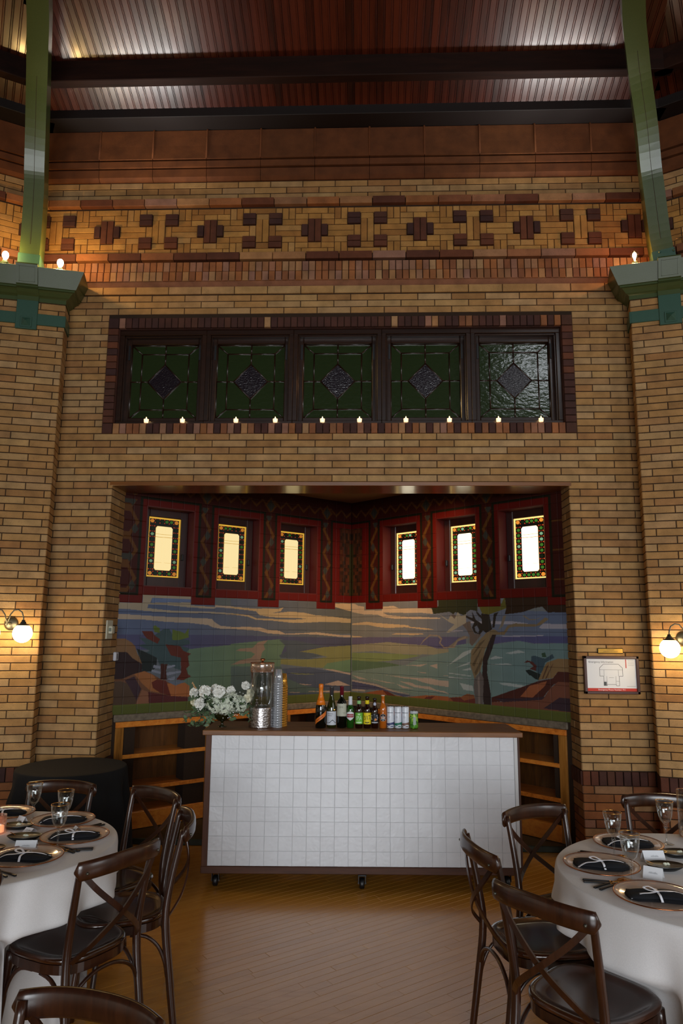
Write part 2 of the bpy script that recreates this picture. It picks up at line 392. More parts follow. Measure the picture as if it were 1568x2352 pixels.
# floor -------------------------------------------------------------
fl = MB().box(-9, 9, -12, 9, -.05, -.006).build('floor', MT['groove']); fl['kind'] = 'structure'
mb = MB(); mb.box(-9, 9, -12, 1.2, -.02, 0); 
o = mb.build('rear_floor', MT['floor'], fl); o['kind'] = 'stuff'
ang = math.radians(38); ca, sa = math.cos(ang), math.sin(ang); W = .057; boards = []
for i in range(-90, 160):
    v = i*W; u = -3+RND.uniform(0, 1.5)
    while u < 9.5:
        Lb = RND.choice((.9, 1.2, 1.5, 1.8)); uc = u+Lb/2
        x, y = uc*ca-v*sa, uc*sa+v*ca
        if -4.2 < x < 4.2 and 1.0 < y < 8.6:
            wv = camo.matrix_world.inverted() @ Vector((x, y, 0)); vis = -wv.z > .3 and abs(wv.x/wv.z) < .36 and abs(wv.y/wv.z) < .72
            boards.append((x, y, Lb, (0 if vis else 50)+math.hypot(x, y)))
        u += Lb
boards.sort(key=lambda q: q[3]); FB = {}; mbr = MB()
for k, (x, y, Lb, _) in enumerate(boards):
    if k < 290:
        if Lb not in FB:
            m_ = MB(); l = Lb/2-.0006; h = W/2-.0006
            m_.add([(-l,-h,-.012),(l,-h,-.012),(l,h,-.012),(-l,h,-.012),(-l,-h,-.0012),(l,-h,-.0012),(l,h,-.0012),(-l,h,-.0012),(-l+.001,-h+.001,0),(l-.001,-h+.001,0),(l-.001,h-.001,0),(-l+.001,h-.001,0)],
                   [(8,9,10,11),(0,1,5,4),(1,2,6,5),(2,3,7,6),(3,0,4,7),(4,5,9,8),(5,6,10,9),(6,7,11,10),(7,4,8,11)])
            FB[Lb] = m_.mesh('floor_board', MT['floor'])
        o = bpy.data.objects.new('floor_board', FB[Lb]); link(o, fl); o.location = (x, y, 0); o.rotation_euler = (0, 0, ang)
    else:
        l = Lb/2-.0006; h = W/2-.0006
        mbr.add([(-l,-h,-.012),(l,-h,-.012),(l,h,-.012),(-l,h,-.012),(-l,-h,0),(l,-h,0),(l,h,0),(-l,h,0)], [(4,5,6,7),(0,1,5,4),(1,2,6,5),(2,3,7,6),(3,0,4,7)], False, xf(x, y, 0, ang))
o = mbr.build('floor_strips', MT['floor'], fl); o['kind'] = 'stuff'
# back wall below the corbel -----------------------------------------
UL, UR = -2.78, 2.34
OPEN = (XL, XR, 0, ZL); WSUR = (-2.357, 1.80, 3.475, 4.563); WOPN = (-2.262, 1.703, 3.573, 4.462)
wb = backing('wall_back', F0, [(UL-.6, XL-.01, 0, ZL), (XR+.01, UR+.6, 0, ZL), (UL-.6, UR+.6, ZL+.003, 3.5), (UL-.6, WOPN[0]-.01, 3.5, 4.5), (WOPN[1]+.01, UR+.6, 3.5, 4.5), (UL-.6, UR+.6, 4.475, 6.42)])
B = Bricks(wb, F0)
ph = 1.80-3*.302
zb = ZL-38*CU     # top of the dark header band
B.rows(UL, UR, zb, 45, CU, ph, holes=[OPEN])
B.rows(UL, UR, zb-.112-9.3*CU, 9, 1.033*CU, ph, holes=[OPEN], mat='brick_mix')
for a, b in ((UL, XL), (XR, UR)):
    u = a
    while u < b-.03: B.add(u, min(b, u+.064), zb-.112, zb, 'brick_dark' if RND.random() < .7 else 'brick_rust', .012); u += .064
B.flush()
wu = MB().box(-3.3, 2.9, .012, .02, 3.49, 3.5, M=F0).build('wall_upper', MT['mortar']); wu['kind'] = 'structure'
B = Bricks(wu, F0); B.rows(UL, UR, ZL+7*CU, 21, CU, ph, holes=[WSUR], start=1); 
def bands(parent_names, fr, u0, u1, ph, lc):
    """courses between z 4.78 and the eaves"""
    p1 = MB().box(u0, u1, .012, .02, 4.8, 4.805, M=fr).build(parent_names[0], MT['mortar']); p1['kind'] = 'structure'
    B = Bricks(p1, fr, limit=280)
    # sloped course under the corbel, then two header courses standing proud
    u = ph-18*.302
    while u < u1:
        a, b = max(u, u0), min(u+.302, u1)
        if b-a > .03: B.add(a, b, 4.785, 4.862, 'brick', .012)
        u += .302
    k = math.ceil(u0/.0604)
    while (k+1)*.0604 < u1+.01:
        a = k*.0604; m1 = 'brick_mix'
        B.add(a, a+.0604, 4.985, 5.083, m1, .05); B.add(a, a+.0604, 4.89, 4.985, m1, .058); k += 1
    B.flush()
    mb = MB(); mb.add([(u0,.0,4.862),(u1,.0,4.862),(u1,-.055,4.9),(u0,-.055,4.9),(u0,-.05,4.9),(u1,-.05,4.9),(u1,.02,4.9),(u0,.02,4.9)], [(0,1,2,3)], False, fr)
    o = mb.build('corbel_underside', MT['brick_mix'], p1); o['kind'] = 'stuff'
    p2 = MB().box(u0, u1, .012, .02, 5.2, 5.205, M=fr).build(parent_names[1], MT['mortar']); p2['kind'] = 'structure'
    B = Bricks(p2, fr)
    U = .0604; h = (5.64-5.18)/8; z = lambda r: 5.64-r*h
    def fb(a, b, r0, r1, mat='brick_frieze', pr=0):
        B.add(max(u0, lc+a*U), min(u1, lc+b*U), z(r1+1), z(r0), mat, pr+RND.uniform(0, .003), j=.005)
    k0 = math.floor((u0-lc)/(16*U))-1; k1 = math.ceil((u1-lc)/(16*U))+1
    for k in range(k0, k1):
        o_ = 16*k
        def hh(a, b, r, m='brick_frieze', pr=0): fb(o_+a, o_+b, r, r, m, pr)
        def vv(a, r0, r1, m='brick_frieze', pr=0): fb(o_+a, o_+a+1, r0, r1, m, pr)
        for t in (0, 7):
            hh(-2, 2, t); hh(2, 3, t); hh(5, 6, t); hh(6, 10, t); hh(10, 11, t); hh(13, 14, t)
        for c in (3, 4, 11, 12): vv(c, 0, 1); vv(c, 6, 7)
        for t in (1, 6): hh(-1, 1, t); hh(5, 7, t); hh(7, 9, t, 'brick_frieze'); hh(9, 11, t)
        for a in (1, 13):
            for t in (1, 2, 5, 6): hh(a, a+2, t, 'brick_dark' if t < 3 else 'brick_rust', .02)
        hh(3, 5, 2); hh(5, 7, 2); hh(9, 11, 2); hh(11, 13, 2); hh(3, 5, 5); hh(5, 7, 5); hh(9, 11, 5); hh(11, 13, 5)
        for c in (-1, 0): vv(c, 2, 5, 'brick_frieze', .008)
        for c in (7, 8): vv(c, 2, 5, 'brick_rust', .012)
        vv(6, 3, 4, 'brick_dark', .018); vv(9, 3, 4, 'brick_dark', .018); vv(1, 3, 4); vv(14, 3, 4)
        for t in (3, 4): hh(2, 6, t); hh(10, 14, t)
    B.flush()
    p3 = MB().box(u0, u1, .012, .02, 5.8, 5.805, M=fr).build(parent_names[2], MT['mortar']); p3['kind'] = 'structure'
    B = Bricks(p3, fr)
    k = 0; u = u0-.2
    while u < u1:
        for zz, pr, mt in ((5.098, .06, 'brick_mix'), (5.65, .045, 'brick_mix')):
            L = .302 if zz < 5.5 or RND.random() < .5 else .21
            B.add(max(u, u0), min(u+.302, u1), zz, zz+.075, mt if RND.random() < .6 else 'brick_rust', pr)
        u += .302
    B.rows(u0, u1, 5.728, 3, .0625, ph)
    B.flush()
    # terracotta cornice blocks
    prof = [(.03, 5.918), (-.012, 5.918), (-.040, 5.945), (-.045, 6.02), (-.020, 6.024), (-.020, 6.036), (-.055, 6.038), (-.060, 6.095), (-.028, 6.099), (-.028, 6.113), (-.066, 6.115), (-.060, 6.25), (-.060, 6.41), (.03, 6.41)]
    u = .004-7*.507; key = None
    me = None
    def blk(a, b):
        mb = MB(); n = len(prof); v = [(x, y, z) for x in (a+.002, b-.002) for y, z in prof]
        f = [(i, (i+1)%n, (i+1)%n+n, i+n) for i in range(n)]+[tuple(range(n))[::-1], tuple(range(n, 2*n))]
        mb.add(v, f); mb.tube([(b, -.063, 6.12), (b, -.064, 6.4), (b, -.064, 6.43)], .009, 6); return mb
    while u < u1:
        a, b = max(u, u0), min(u+.507, u1)
        if b-a > .05:
            if abs(b-a-.507) < 1e-4:
                if me is None: me = blk(-.2535, .2535).mesh('terracotta_block', MT['terracotta'])
                o = bpy.data.objects.new('terracotta_block', me); link(o, p3); o.matrix_local = fr @ Matrix.Translation(((a+b)/2, 0, 0))
            else: blk(a, b).build('terracotta_block', MT['terracotta'], p3).matrix_local = fr
        u += .507
B.flush()
bands(('trim_1', 'trim_2', 'trim_3'), F0, -3.09, 2.65, ph, -.015)
KL, KR = (-3.09, 6.0), (2.65, 6.0); A30 = math.radians(30)
FL = frame(KL, (-math.sin(A30), math.cos(A30))); FR = frame(KR, (math.sin(A30), math.cos(A30)))
for nm, fr, a, b, lc in (('left', FL, -1.5, 0, -.5), ('right', FR, 0, 1.5, .5)):
    o = backing('wall_side_'+nm, fr, [(a, b, 0, 6.42)])
    BB = Bricks(o, fr, limit=0); BB.rows(a, b, zb, 66, CU, ph); BB.rows(a, b, 0, 9, .0645, ph, mat='brick_mix'); BB.flush()
n_ = 4
for nm, fr, a, b, lc in (('left', FL, -1.3, 0, -.52), ('right', FR, 0, 1.3, .45)):
    bands(('trim_%d' % n_, 'trim_%d' % (n_+1), 'trim_%d' % (n_+2)), fr, a, b, ph, lc); n_ += 3
# window surround ----------------------------------------------------
ts = MB().box(WSUR[0], WSUR[1], .012, .02, 3.475, 3.48, M=F0).build('trim_10', MT['mortar']); ts['kind'] = 'structure'
B = Bricks(ts, F0)
n = 66; uu = (WOPN[1]-WOPN[0])/n
for k in range(n):
    u = WOPN[0]+k*uu
    B.add(u, u+uu, WSUR[2], WOPN[2], RND.choice(('brick_mix', 'brick_dark', 'brick_mix')), .012, j=.006)
    B.add(u, u+uu, WOPN[3], WSUR[3], 'brick_dark' if RND.random() < .9 else 'brick_mix', .012, j=.006)
n = 14; hh_ = (WOPN[3]-WOPN[2])/n
for k in range(n):
    z = WOPN[2]+k*hh_
    B.add(WSUR[0], WOPN[0], z, z+hh_, RND.choice(('brick_dark', 'brick_rust')), .012, j=.005); B.add(WOPN[1], WSUR[1], z, z+hh_, RND.choice(('brick_dark', 'brick_rust')), .012, j=.005)
for a, b in ((WSUR[0], WOPN[0]), (WOPN[1], WSUR[1])):
    for c, d in ((WSUR[2], WOPN[2]), (WOPN[3], WSUR[3])): B.add(a, b, c, d, 'brick_dark', .014)
B.flush()
mb = MB()       # reveal of the window opening
mb.box(WOPN[0]-.05, WOPN[0], .02, .2, WOPN[2], WOPN[3], M=F0); mb.box(WOPN[1], WOPN[1]+.05, .02, .2, WOPN[2], WOPN[3], M=F0)
mb.box(WOPN[0]-.05, WOPN[1]+.05, .02, .2, WOPN[3], WOPN[3]+.05, M=F0); mb.box(WOPN[0]-.05, WOPN[1]+.05, .02, .2, WOPN[2]-.05, WOPN[2], M=F0)
o = mb.build('window_reveal', MT['brick_dark'], ts)
# five leaded casements
pitch = (WOPN[1]-WOPN[0])/5
def glassmat(name, col, rough, dark, bs=28, st=.9):
    m, nt, b = newmat(name); L = nt.links
    b.inputs['Base Color'].default_value = srgb(col); b.inputs['Roughness'].default_value = rough; b.inputs['Coat Weight'].default_value = .6; b.inputs['Coat Roughness'].default_value = .05
    b.inputs['Specular IOR Level'].default_value = .8
    g = nd(nt, 'ShaderNodeNewGeometry'); mp = nd(nt, 'ShaderNodeMapping'); mp.inputs['Scale'].default_value = (1, 1, 1.7); L.new(g.outputs['Position'], mp.inputs['Vector'])
    n = nd(nt, 'ShaderNodeTexNoise'); n.inputs['Scale'].default_value = bs; n.inputs['Detail'].default_value = 2; L.new(mp.outputs[0], n.inputs['Vector'])
    bp = nd(nt, 'ShaderNodeBump'); bp.inputs['Strength'].default_value = st; bp.inputs['Distance'].default_value = .008; L.new(n.outputs['Fac'], bp.inputs['Height']); L.new(bp.outputs[0], b.inputs['Normal']); L.new(bp.outputs[0], b.inputs['Coat Normal'])
    return m
MT['greenglass'] = glassmat('rippled_green_glass', '26331a', .14, 0, 22, .22)
MT['purpleglass'] = glassmat('hammered_purple_glass', '1a121a', .2, 0, 60, .3)
FR_ = MT['framewood']
for i in range(5):
    x0 = WOPN[0]+i*pitch; x1 = x0+pitch; xc = (x0+x1)/2; z0, z1 = WOPN[2], WOPN[3]; zc = (z0+z1)/2
    win = MB().box(x0, x1, .19, .21, z0, z1, M=F0).build('window_%d' % (i+1), MT['darkglass']); win['kind'] = 'structure'
    mb = MB(); e = .022
    mb.cbox(x0+.0, x0+.04, .045, .19, z0+.0352, z1-.0452, .004, F0); mb.cbox(x1-.04, x1, .045, .19, z0+.0352, z1-.0452, .004, F0)
    mb.cbox(x0, x1, .045, .19, z1-.045, z1, .004, F0); mb.cbox(x0, x1, .045, .19, z0, z0+.035, .004, F0)
    mb.cbox(x0+.0402, x0+.052, .06, .189, z0+.036, z1-.061, .003, F0); mb.cbox(x1-.052, x1-.0402, .06, .189, z0+.036, z1-.061, .003, F0); mb.cbox(x0+.041, x1-.041, .06, .189, z1-.06, z1-.0455, .003, F0)
    mb.build('window_frame', FR_, win)
    gx0, gx1, gz0, gz1 = x0+.085, x1-.085, z0+.085, z1-.105
    mb = MB()
    for a, b, c, d in ((x0+.045, gx0, z0+.03, z1-.05), (gx1, x1-.045, z0+.03, z1-.05), (gx0, gx1, gz1, z1-.05), (gx0, gx1, z0+.03, gz0)): mb.cbox(a, b, .115, .185, c, d, .005, F0)
    sash = mb.build('sash', MT['framewood'], win)
    cx, cz = (gx0+gx1)/2, (gz0+gz1)/2; ix, iz = (gx1-gx0)/2-.095, (gz1-gz0)/2-.085; dx, dz = .155, .165
    hx, hz = (gx1-gx0)/2, (gz1-gz0)/2
    panes = [[(0,-dz),(dx,0),(0,dz),(-dx,0)]]
    for sx in (-1, 1):
        for sz in (-1, 1):
            panes += [[(0, sz*dz), (0, sz*iz), (sx*ix, sz*iz), (sx*ix, 0), (sx*dx, 0)], [(0, sz*iz), (0, sz*hz), (sx*hx, sz*hz), (sx*ix, sz*iz)], [(sx*ix, 0), (sx*ix, sz*iz), (sx*hx, sz*hz), (sx*hx, 0)]]
    bars = set()
    for k, p in enumerate(panes):
        q = p if k == 0 or (sum((p[j][0]*p[(j+1)%len(p)][1]-p[(j+1)%len(p)][0]*p[j][1]) for j in range(len(p))) > 0) else p[::-1]
        MB().prism([(cx+a, cz+b) for a, b in q], .150+RND.uniform(-.001, .001), .156, F0).build('pane', MT['purpleglass'] if k == 0 else MT['greenglass'], win)
        for j in range(len(p)):
            a, b = p[j], p[(j+1)%len(p)]; bars.add(tuple(sorted(((round(a[0], 4), round(a[1], 4)), (round(b[0], 4), round(b[1], 4))))))
    mb = MB()
    for a, b in bars: mb.tube([(cx+a[0], .148, cz+a[1]), (cx+b[0], .148, cz+b[1])], .0065, 6, M=F0)
    mb.build('lead_came', MT['framewood'], sash)
    mb = MB()
    for sx in (-1, 1): mb.box(cx+sx*.325-.008, cx+sx*.325+.008, .105, .116, z1-.26, z1-.12, M=F0)
    mb.build('latch', MT['rubber'], sash)
# jambs and soffit of the big opening -------------------------------
JL = frame((XL, 0), (-1, 0)); JR = frame((XR, 0), (1, 0))
for nm, fr, a, b in (('wall_jamb_left', JL, 6.0, 6.385), ('wall_jamb_right', JR, -6.385, -6.0)):
    o = backing(nm, fr, [((a+.03, b) if a > 0 else (a, b-.03))+(0, ZL)], th=.1); BB = Bricks(o, fr)
    BB.rows(a, b, zb, 38, CU, 6.05 if a > 0 else -6.3, Ls=.302); BB.rows(a, b, zb-.112-9.3*CU, 9, 1.033*CU, 6.1 if a > 0 else -6.3, mat='brick_mix')
    u = a
    while u < b-.03: BB.add(u, min(b, u+.064), zb-.112, zb, 'brick_dark', .012); u += .064
    BB.flush()
sf = MB().cbox(XL-.02, XR+.02, 6.003, 6.39, ZL-.028, ZL+.0, .004).cbox(XL-.02, XR+.02, 5.998, 6.03, ZL-.036, ZL-.0, .003).build('trim_11', MT['soffit']); sf['kind'] = 'structure'
o = MB().box(XL-.05, XR+.05, 6.35, 6.40, ZL, 3.26).build('lintel_back', MT['mortar'], sf)
# piers --------------------------------------------------------------
T15 = math.radians(15); S15, C15 = math.sin(T15), math.cos(T15)
GREEN, TEAL = MT['green'], MT['teal']
RIBL = [(-2.985,5.66,4.70),(-2.987,5.66,4.923),(-2.976,5.64,5.18),(-2.955,5.58,5.559),(-2.944,5.53,5.756),(-2.904,5.42,5.989),(-2.815,5.2,6.268),(-2.707,4.95,6.45),(-2.6,4.7,6.602),(-2.42,4.2,6.86)]
RIBR = [(2.53,5.66,4.70),(2.514,5.66,4.859),(2.479,5.64,5.107),(2.432,5.58,5.473),(2.399,5.53,5.68),(2.338,5.4,5.952),(2.234,5.2,6.193),(2.115,4.95,6.347),(2.005,4.7,6.48),(1.84,4.2,6.72)]
def smooth(P, k=5):
    P = [Vector(p) for p in P]; o = []
    for i in range(len(P)-1):
        p0, p1, p2, p3 = P[max(i-1,0)], P[i], P[i+1], P[min(i+2, len(P)-1)]
        for j in range(k):
            t = j/k; o.append(.5*((2*p1)+(p2-p0)*t+(2*p0-5*p1+4*p2-p3)*t*t+(3*p1-p0-3*p2+p3)*t**3))
    return o+[P[-1]]
for side, E, RIB in ((-1, (-2.68, 5.8), RIBL), (1, (2.24, 5.8), RIBR)):
    nm = 'left' if side < 0 else 'right'
    inw = Vector((side*S15, C15, 0)); along = Vector((side*C15, -S15, 0))      # along: away from the opening
    fr = frame(E, inw); a, b = (-.62, 0) if side < 0 else (0, .62)
    P0, P1 = Vector((*E, 0)), Vector((*E, 0))+along*.62
    mb = MB(); q = [P0+inw*.006+along*.006, P1+inw*.006-along*.006, P1+inw*.42-along*.006, P0+inw*.42+along*.006]
    v = [(p.x, p.y, z) for z in (0, 4.86) for p in q]; mb.add(v, [(0,1,5,4),(1,2,6,5),(2,3,7,6),(3,0,4,7),(4,5,6,7)] if side > 0 else [(0,4,5,1),(1,5,6,2),(2,6,7,3),(3,7,4,0),(4,7,6,5)])
    pier = mb.build('wall_'+nm, MT['mortar']); pier['kind'] = 'structure'
    BB = Bricks(pier, fr)
    hz = []
    BB.rows(a, b, zb, 64, CU, (E[0]*0 + (-.205 if side < 0 else .09)), holes=hz); BB.rows(a, b, zb-.112-9.3*CU, 9, 1.033*CU, -.1, mat='brick_mix')
    u = a
    while u < b-.03: BB.add(u, min(b, u+.064), zb-.112, zb, 'brick_dark' if RND.random() < .7 else 'brick_rust', .012); u += .064
    BB.flush()
    sfr = frame(E, -along if side > 0 else -along)   # return face towards the opening
    sfr = frame(E, along); BS = Bricks(pier, sfr, limit=0)
    a2, b2 = (0, .21) if side < 0 else (-.21, 0)
    BS.rows(a2, b2, zb, 64, CU, a2-.05); BS.rows(a2, b2, zb-.112-9.3*CU, 9, 1.033*CU, a2, mat='brick_mix'); BS.rows(a2, b2, zb-.112, 1, .112, a2, mat='brick_dark'); BS.flush()
    # capital
    root = empty('pier_capital', (0,0,0), kind='structure')
    prof = [(-.01,4.60),(.004,4.60),(.004,4.635),(.014,4.642),(.03,4.65),(.05,4.672),(.066,4.684),(.08,4.686),(.08,4.70),(.092,4.704),(.158,4.85),(.15,4.856),(-.01,4.856)]
    pts = [P0+inw*.40, P0, P1, P1+inw*.40]
    outs = [-along, -along-inw, along-inw, along]
    mb = MB(); n = len(prof); v = []
    for p, o_ in zip(pts, outs):
        for d, z in prof: v.append((p.x+o_.x*d, p.y+o_.y*d, z))
    f = []
    for i in range(3):
        for j in range(n-1): f.append((i*n+j, (i+1)*n+j, (i+1)*n+j+1, i*n+j+1))
    mb.add(v, f); 
    top = [p+o_*.15 for p, o_ in zip(pts, outs)]; mb.add([(p.x, p.y, 4.856) for p in top], [(0,1,2,3)])
    mb.build('cornice', GREEN, root)
    C = P0+along*.308
    sf_ = frame((C.x, C.y), inw)
    mb = MB(); pr2 = [(-.0,4.60),(-.022,4.60),(-.022,4.64),(-.034,4.65),(-.052,4.662),(-.072,4.684),(-.098,4.692),(-.098,4.704),(-.112,4.71),(-.176,4.86),(-.17,4.873),(.1,4.873)]
    v = [(x, y, z) for x in (-.0875, .0875) for y, z in pr2]; n = len(pr2)
    mb.add(v, [(i, i+1, i+1+n, i+n) for i in range(n-1)]+[tuple(range(n))[::-1], tuple(range(n, 2*n))], False, sf_)
    mb.build('strap_front', GREEN, root)
    mb = MB(); 
    fz0, fz1 = 4.725, 4.845; fy = lambda z: -.112-(z-4.71)/(.15)*.064-.004
    for (x0, x1, z0, z1) in ((-.065, .065, fz0, fz0+.006), (-.065, .065, fz1-.006, fz1), (-.065, -.059, fz0, fz1), (.059, .065, fz0, fz1)):
        mb.add([(x0, fy(z0), z0), (x1, fy(z0), z0), (x1, fy(z1), z1), (x0, fy(z1), z1), (x0, fy(z0)+.01, z0), (x1, fy(z0)+.01, z0), (x1, fy(z1)+.01, z1), (x0, fy(z1)+.01, z1)], [(0,1,2,3),(0,4,5,1),(1,5,6,2),(2,6,7,3),(3,7,4,0)], False, sf_)
    mb.build('panel_bead', GREEN, root)
    mb = MB(); mb.cbox(-.0875, .0875, -.02, .01, 4.337, 4.61, .003, sf_); mb.build('strap', TEAL, root)
    mb = MB(); mb.cbox(-.312, .308, -.013, .005, 4.384, 4.488, .003, sf_) if side > 0 else mb.cbox(-.308, .312, -.013, .005, 4.384, 4.488, .003, sf_)
    sb = frame(E, along); mb.cbox(*((-.21, .013) if side > 0 else (-.013, .21)), -.013, .005, 4.384, 4.488, .003, sb)
    mb.build('band', TEAL, root)
    mb = MB(); h = .036; zc = 4.40
    mb.cbox(-h-.012, h+.012, -.027, -.01, zc-h-.012, zc+h+.012, .003, sf_)
    mb.add([(-h,-.027,zc-h),(h,-.027,zc-h),(h,-.027,zc+h),(-h,-.027,zc+h),(0,-.055,zc)], [(0,1,4),(1,2,4),(2,3,4),(3,0,4)], False, sf_); mb.build('boss', TEAL, root)
    # rib
    path = smooth(RIB); lat = Vector((C15, side*S15*-1, 0)) if side < 0 else Vector((C15, -S15, 0))
    lat = Vector((C15, S15 if side < 0 else -S15, 0))
    rr = empty('roof_rib', (0,0,0), kind='structure')
    mb = MB(); sec = [(-.10,-.0825),(.10,-.0825),(.10,.0825),(-.10,.0825)]
    shoe = [p for p in path if p.z < 4.99]
    off = Vector((0, .07, .03))
    mb.sweep([p+off for p in path], sec[::-1], up=lat, smooth=False); mb.build('rib_beam', GREEN, rr)
    mb = MB(); mb.sweep([p+off*1 for p in shoe], [(a_*1.06, b_*1.08) for a_, b_ in sec][::-1], up=lat, smooth=False); mb.build('rib_shoe', TEAL, rr)
    mb = MB()
    gp = [p for p in path if 5.02 < p.z < 6.35]
    for k in range(len(gp)-1):
        pass
    fronts = []
    for i, p in enumerate(gp):
        t = (gp[min(i+1, len(gp)-1)]-gp[max(i-1, 0)]).normalized(); sd = t.cross(lat).normalized()
        if sd.y > 0: sd = -sd
        fronts.append(p+off+sd*.1005)
    mb.sweep(fronts, [(-.0008,-.0015),(.0008,-.0015),(.0008,.0015),(-.0008,.0015)], up=lat, smooth=False); mb.build('joint_line', MT['mortar'], rr)
    if side > 0:
        mb = MB()
        for x in (-.055, .055): mb.sphere((x, 0, 0), .011, 8, 6, Matrix.Translation(Vector(shoe[-1])+Vector((0,-.04,0))) @ Matrix.Rotation(-T15, 4, 'Z'))
        mb.build('bolt', TEAL, rr)
# ceiling ------------------------------------------------------------
TS = math.tan(math.radians(20)); 
HC = Vector((-.22, 6-10.7, 0))       # centre of the hall
def cz_(y): return 6.42+TS*(6-y)
cb = MB()
N12 = [HC+Vector((2.87/math.sin(T15)*math.sin(math.radians(15+30*k)), 2.87/math.sin(T15)*math.cos(math.radians(15+30*k)), 0)) for k in range(12)]
apex = (HC.x, HC.y, 6.46+TS*10.7)
cb.add([(p.x, p.y, 6.46) for p in N12]+[apex], [(i, (i+1)%12, 12) for i in range(12)])
ce = cb.build('ceiling', MT['beam']); ce['kind'] = 'structure'
# upper walls of the other bays, above tall openings
mb = MB()
for k in range(1, 10):
    a, b = N12[k], N12[k+1]; z0 = (0, 4.3, 6.4, 6.4, 4.3, 5.0, 5.0, 3.0, 3.0, 3.0)[k]
    mb.add([(a.x, a.y, z0), (b.x, b.y, z0), (b.x, b.y, 6.5), (a.x, a.y, 6.5)], [(0,1,2,3)])
for k in range(1, 11):
    p = N12[k]; mb.box(p.x-.5, p.x+.5, p.y-.5, p.y+.5, 0, 4.3)
o = mb.build('wall_rear', MT['brick']); o['kind'] = 'structure'
def roof_bay(rot, u0, u1, y0, y1, lim):
    """beaded boards running up the slope of one bay, in the main bay's frame turned about the hall centre"""
    R = Matrix.Translation(HC) @ Matrix.Rotation(rot, 4, 'Z') @ Matrix.Translation(-HC)
    pw = .065; cnt = 0; cache = {}
    n0 = math.floor(u0/pw); n1 = math.ceil(u1/pw)
    for k in range(n0, n1):
        x = k*pw; 
        dx = abs(x+pw/2-HC.x); ymax = 6.02; ymin = y0
        # clip at the hips
        hip = HC.y + dx/math.tan(T15)
        ymin = max(y0, hip) if True else y0
        ya = HC.y+dx/math.tan(T15)   # hip: points with y < ya lie outside the bay
        lo = max(y0, ya)
        if lo > ymax-.1: continue
        L = (ymax-lo)/math.cos(math.radians(20)); key = round(L, 1)
        Lk = key+.05
        if Lk not in cache:
            m_ = MB(); h = pw/2
            sec = [(-h+.001, .012), (-h+.001, 0), (-h+.004, -.004), (h-.018, -.004), (h-.015, 0), (h-.012, -.004), (h-.007, -.004), (h-.004, 0), (h-.001, .0), (h-.001, .012)]
            n = len(sec); v = [(a, 0, b) for a, b in sec]+[(a, -Lk, b) for a, b in sec]
            m_.add(v, [(i, i+1, i+1+n, i+n) for i in range(n-1)]); cache[Lk] = m_.mesh('ceiling_board', MT['ceil'])
        o = bpy.data.objects.new('ceiling_board', cache[Lk]); link(o, ce)
        o.matrix_local = R @ Matrix.Translation((x+pw/2, ymax, cz_(ymax)+0.0)) @ Matrix.Rotation(-math.radians(20), 4, 'X')
    return R
R0 = roof_bay(0, -3.1, 2.7, 2.6, 6, 0)
RL = roof_bay(A30, .4, 2.7, 3.6, 6, 0); RR2 = roof_bay(-A30, -3.1, -.8, 3.6, 6, 0)
def purlin(name, R, x0, x1, y, h=.2, w=.09, sup=True):
    z = cz_(y)-h-.0
    mb = MB(); mb.cbox(x0, x1, y, y+w, z, z+h+.06, .006, R); o = mb.build(name, MT['beam']); o['kind'] = 'structure'; return o
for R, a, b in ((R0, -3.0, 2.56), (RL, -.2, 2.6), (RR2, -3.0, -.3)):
    purlin('ceiling_beam', R, a, b, 5.353); purlin('ceiling_beam', R, a*.86-.03, b*.86-.03, 4.15)
    mb = MB(); mb.cbox(a-.1, b+.1, 5.76, 6.0, 6.415, 6.52, .004, R); o = mb.build('wall_plate', MT['shadeblack']); o['kind'] = 'structure'  # dark strip painting the shade on the ceiling boards next to the wall
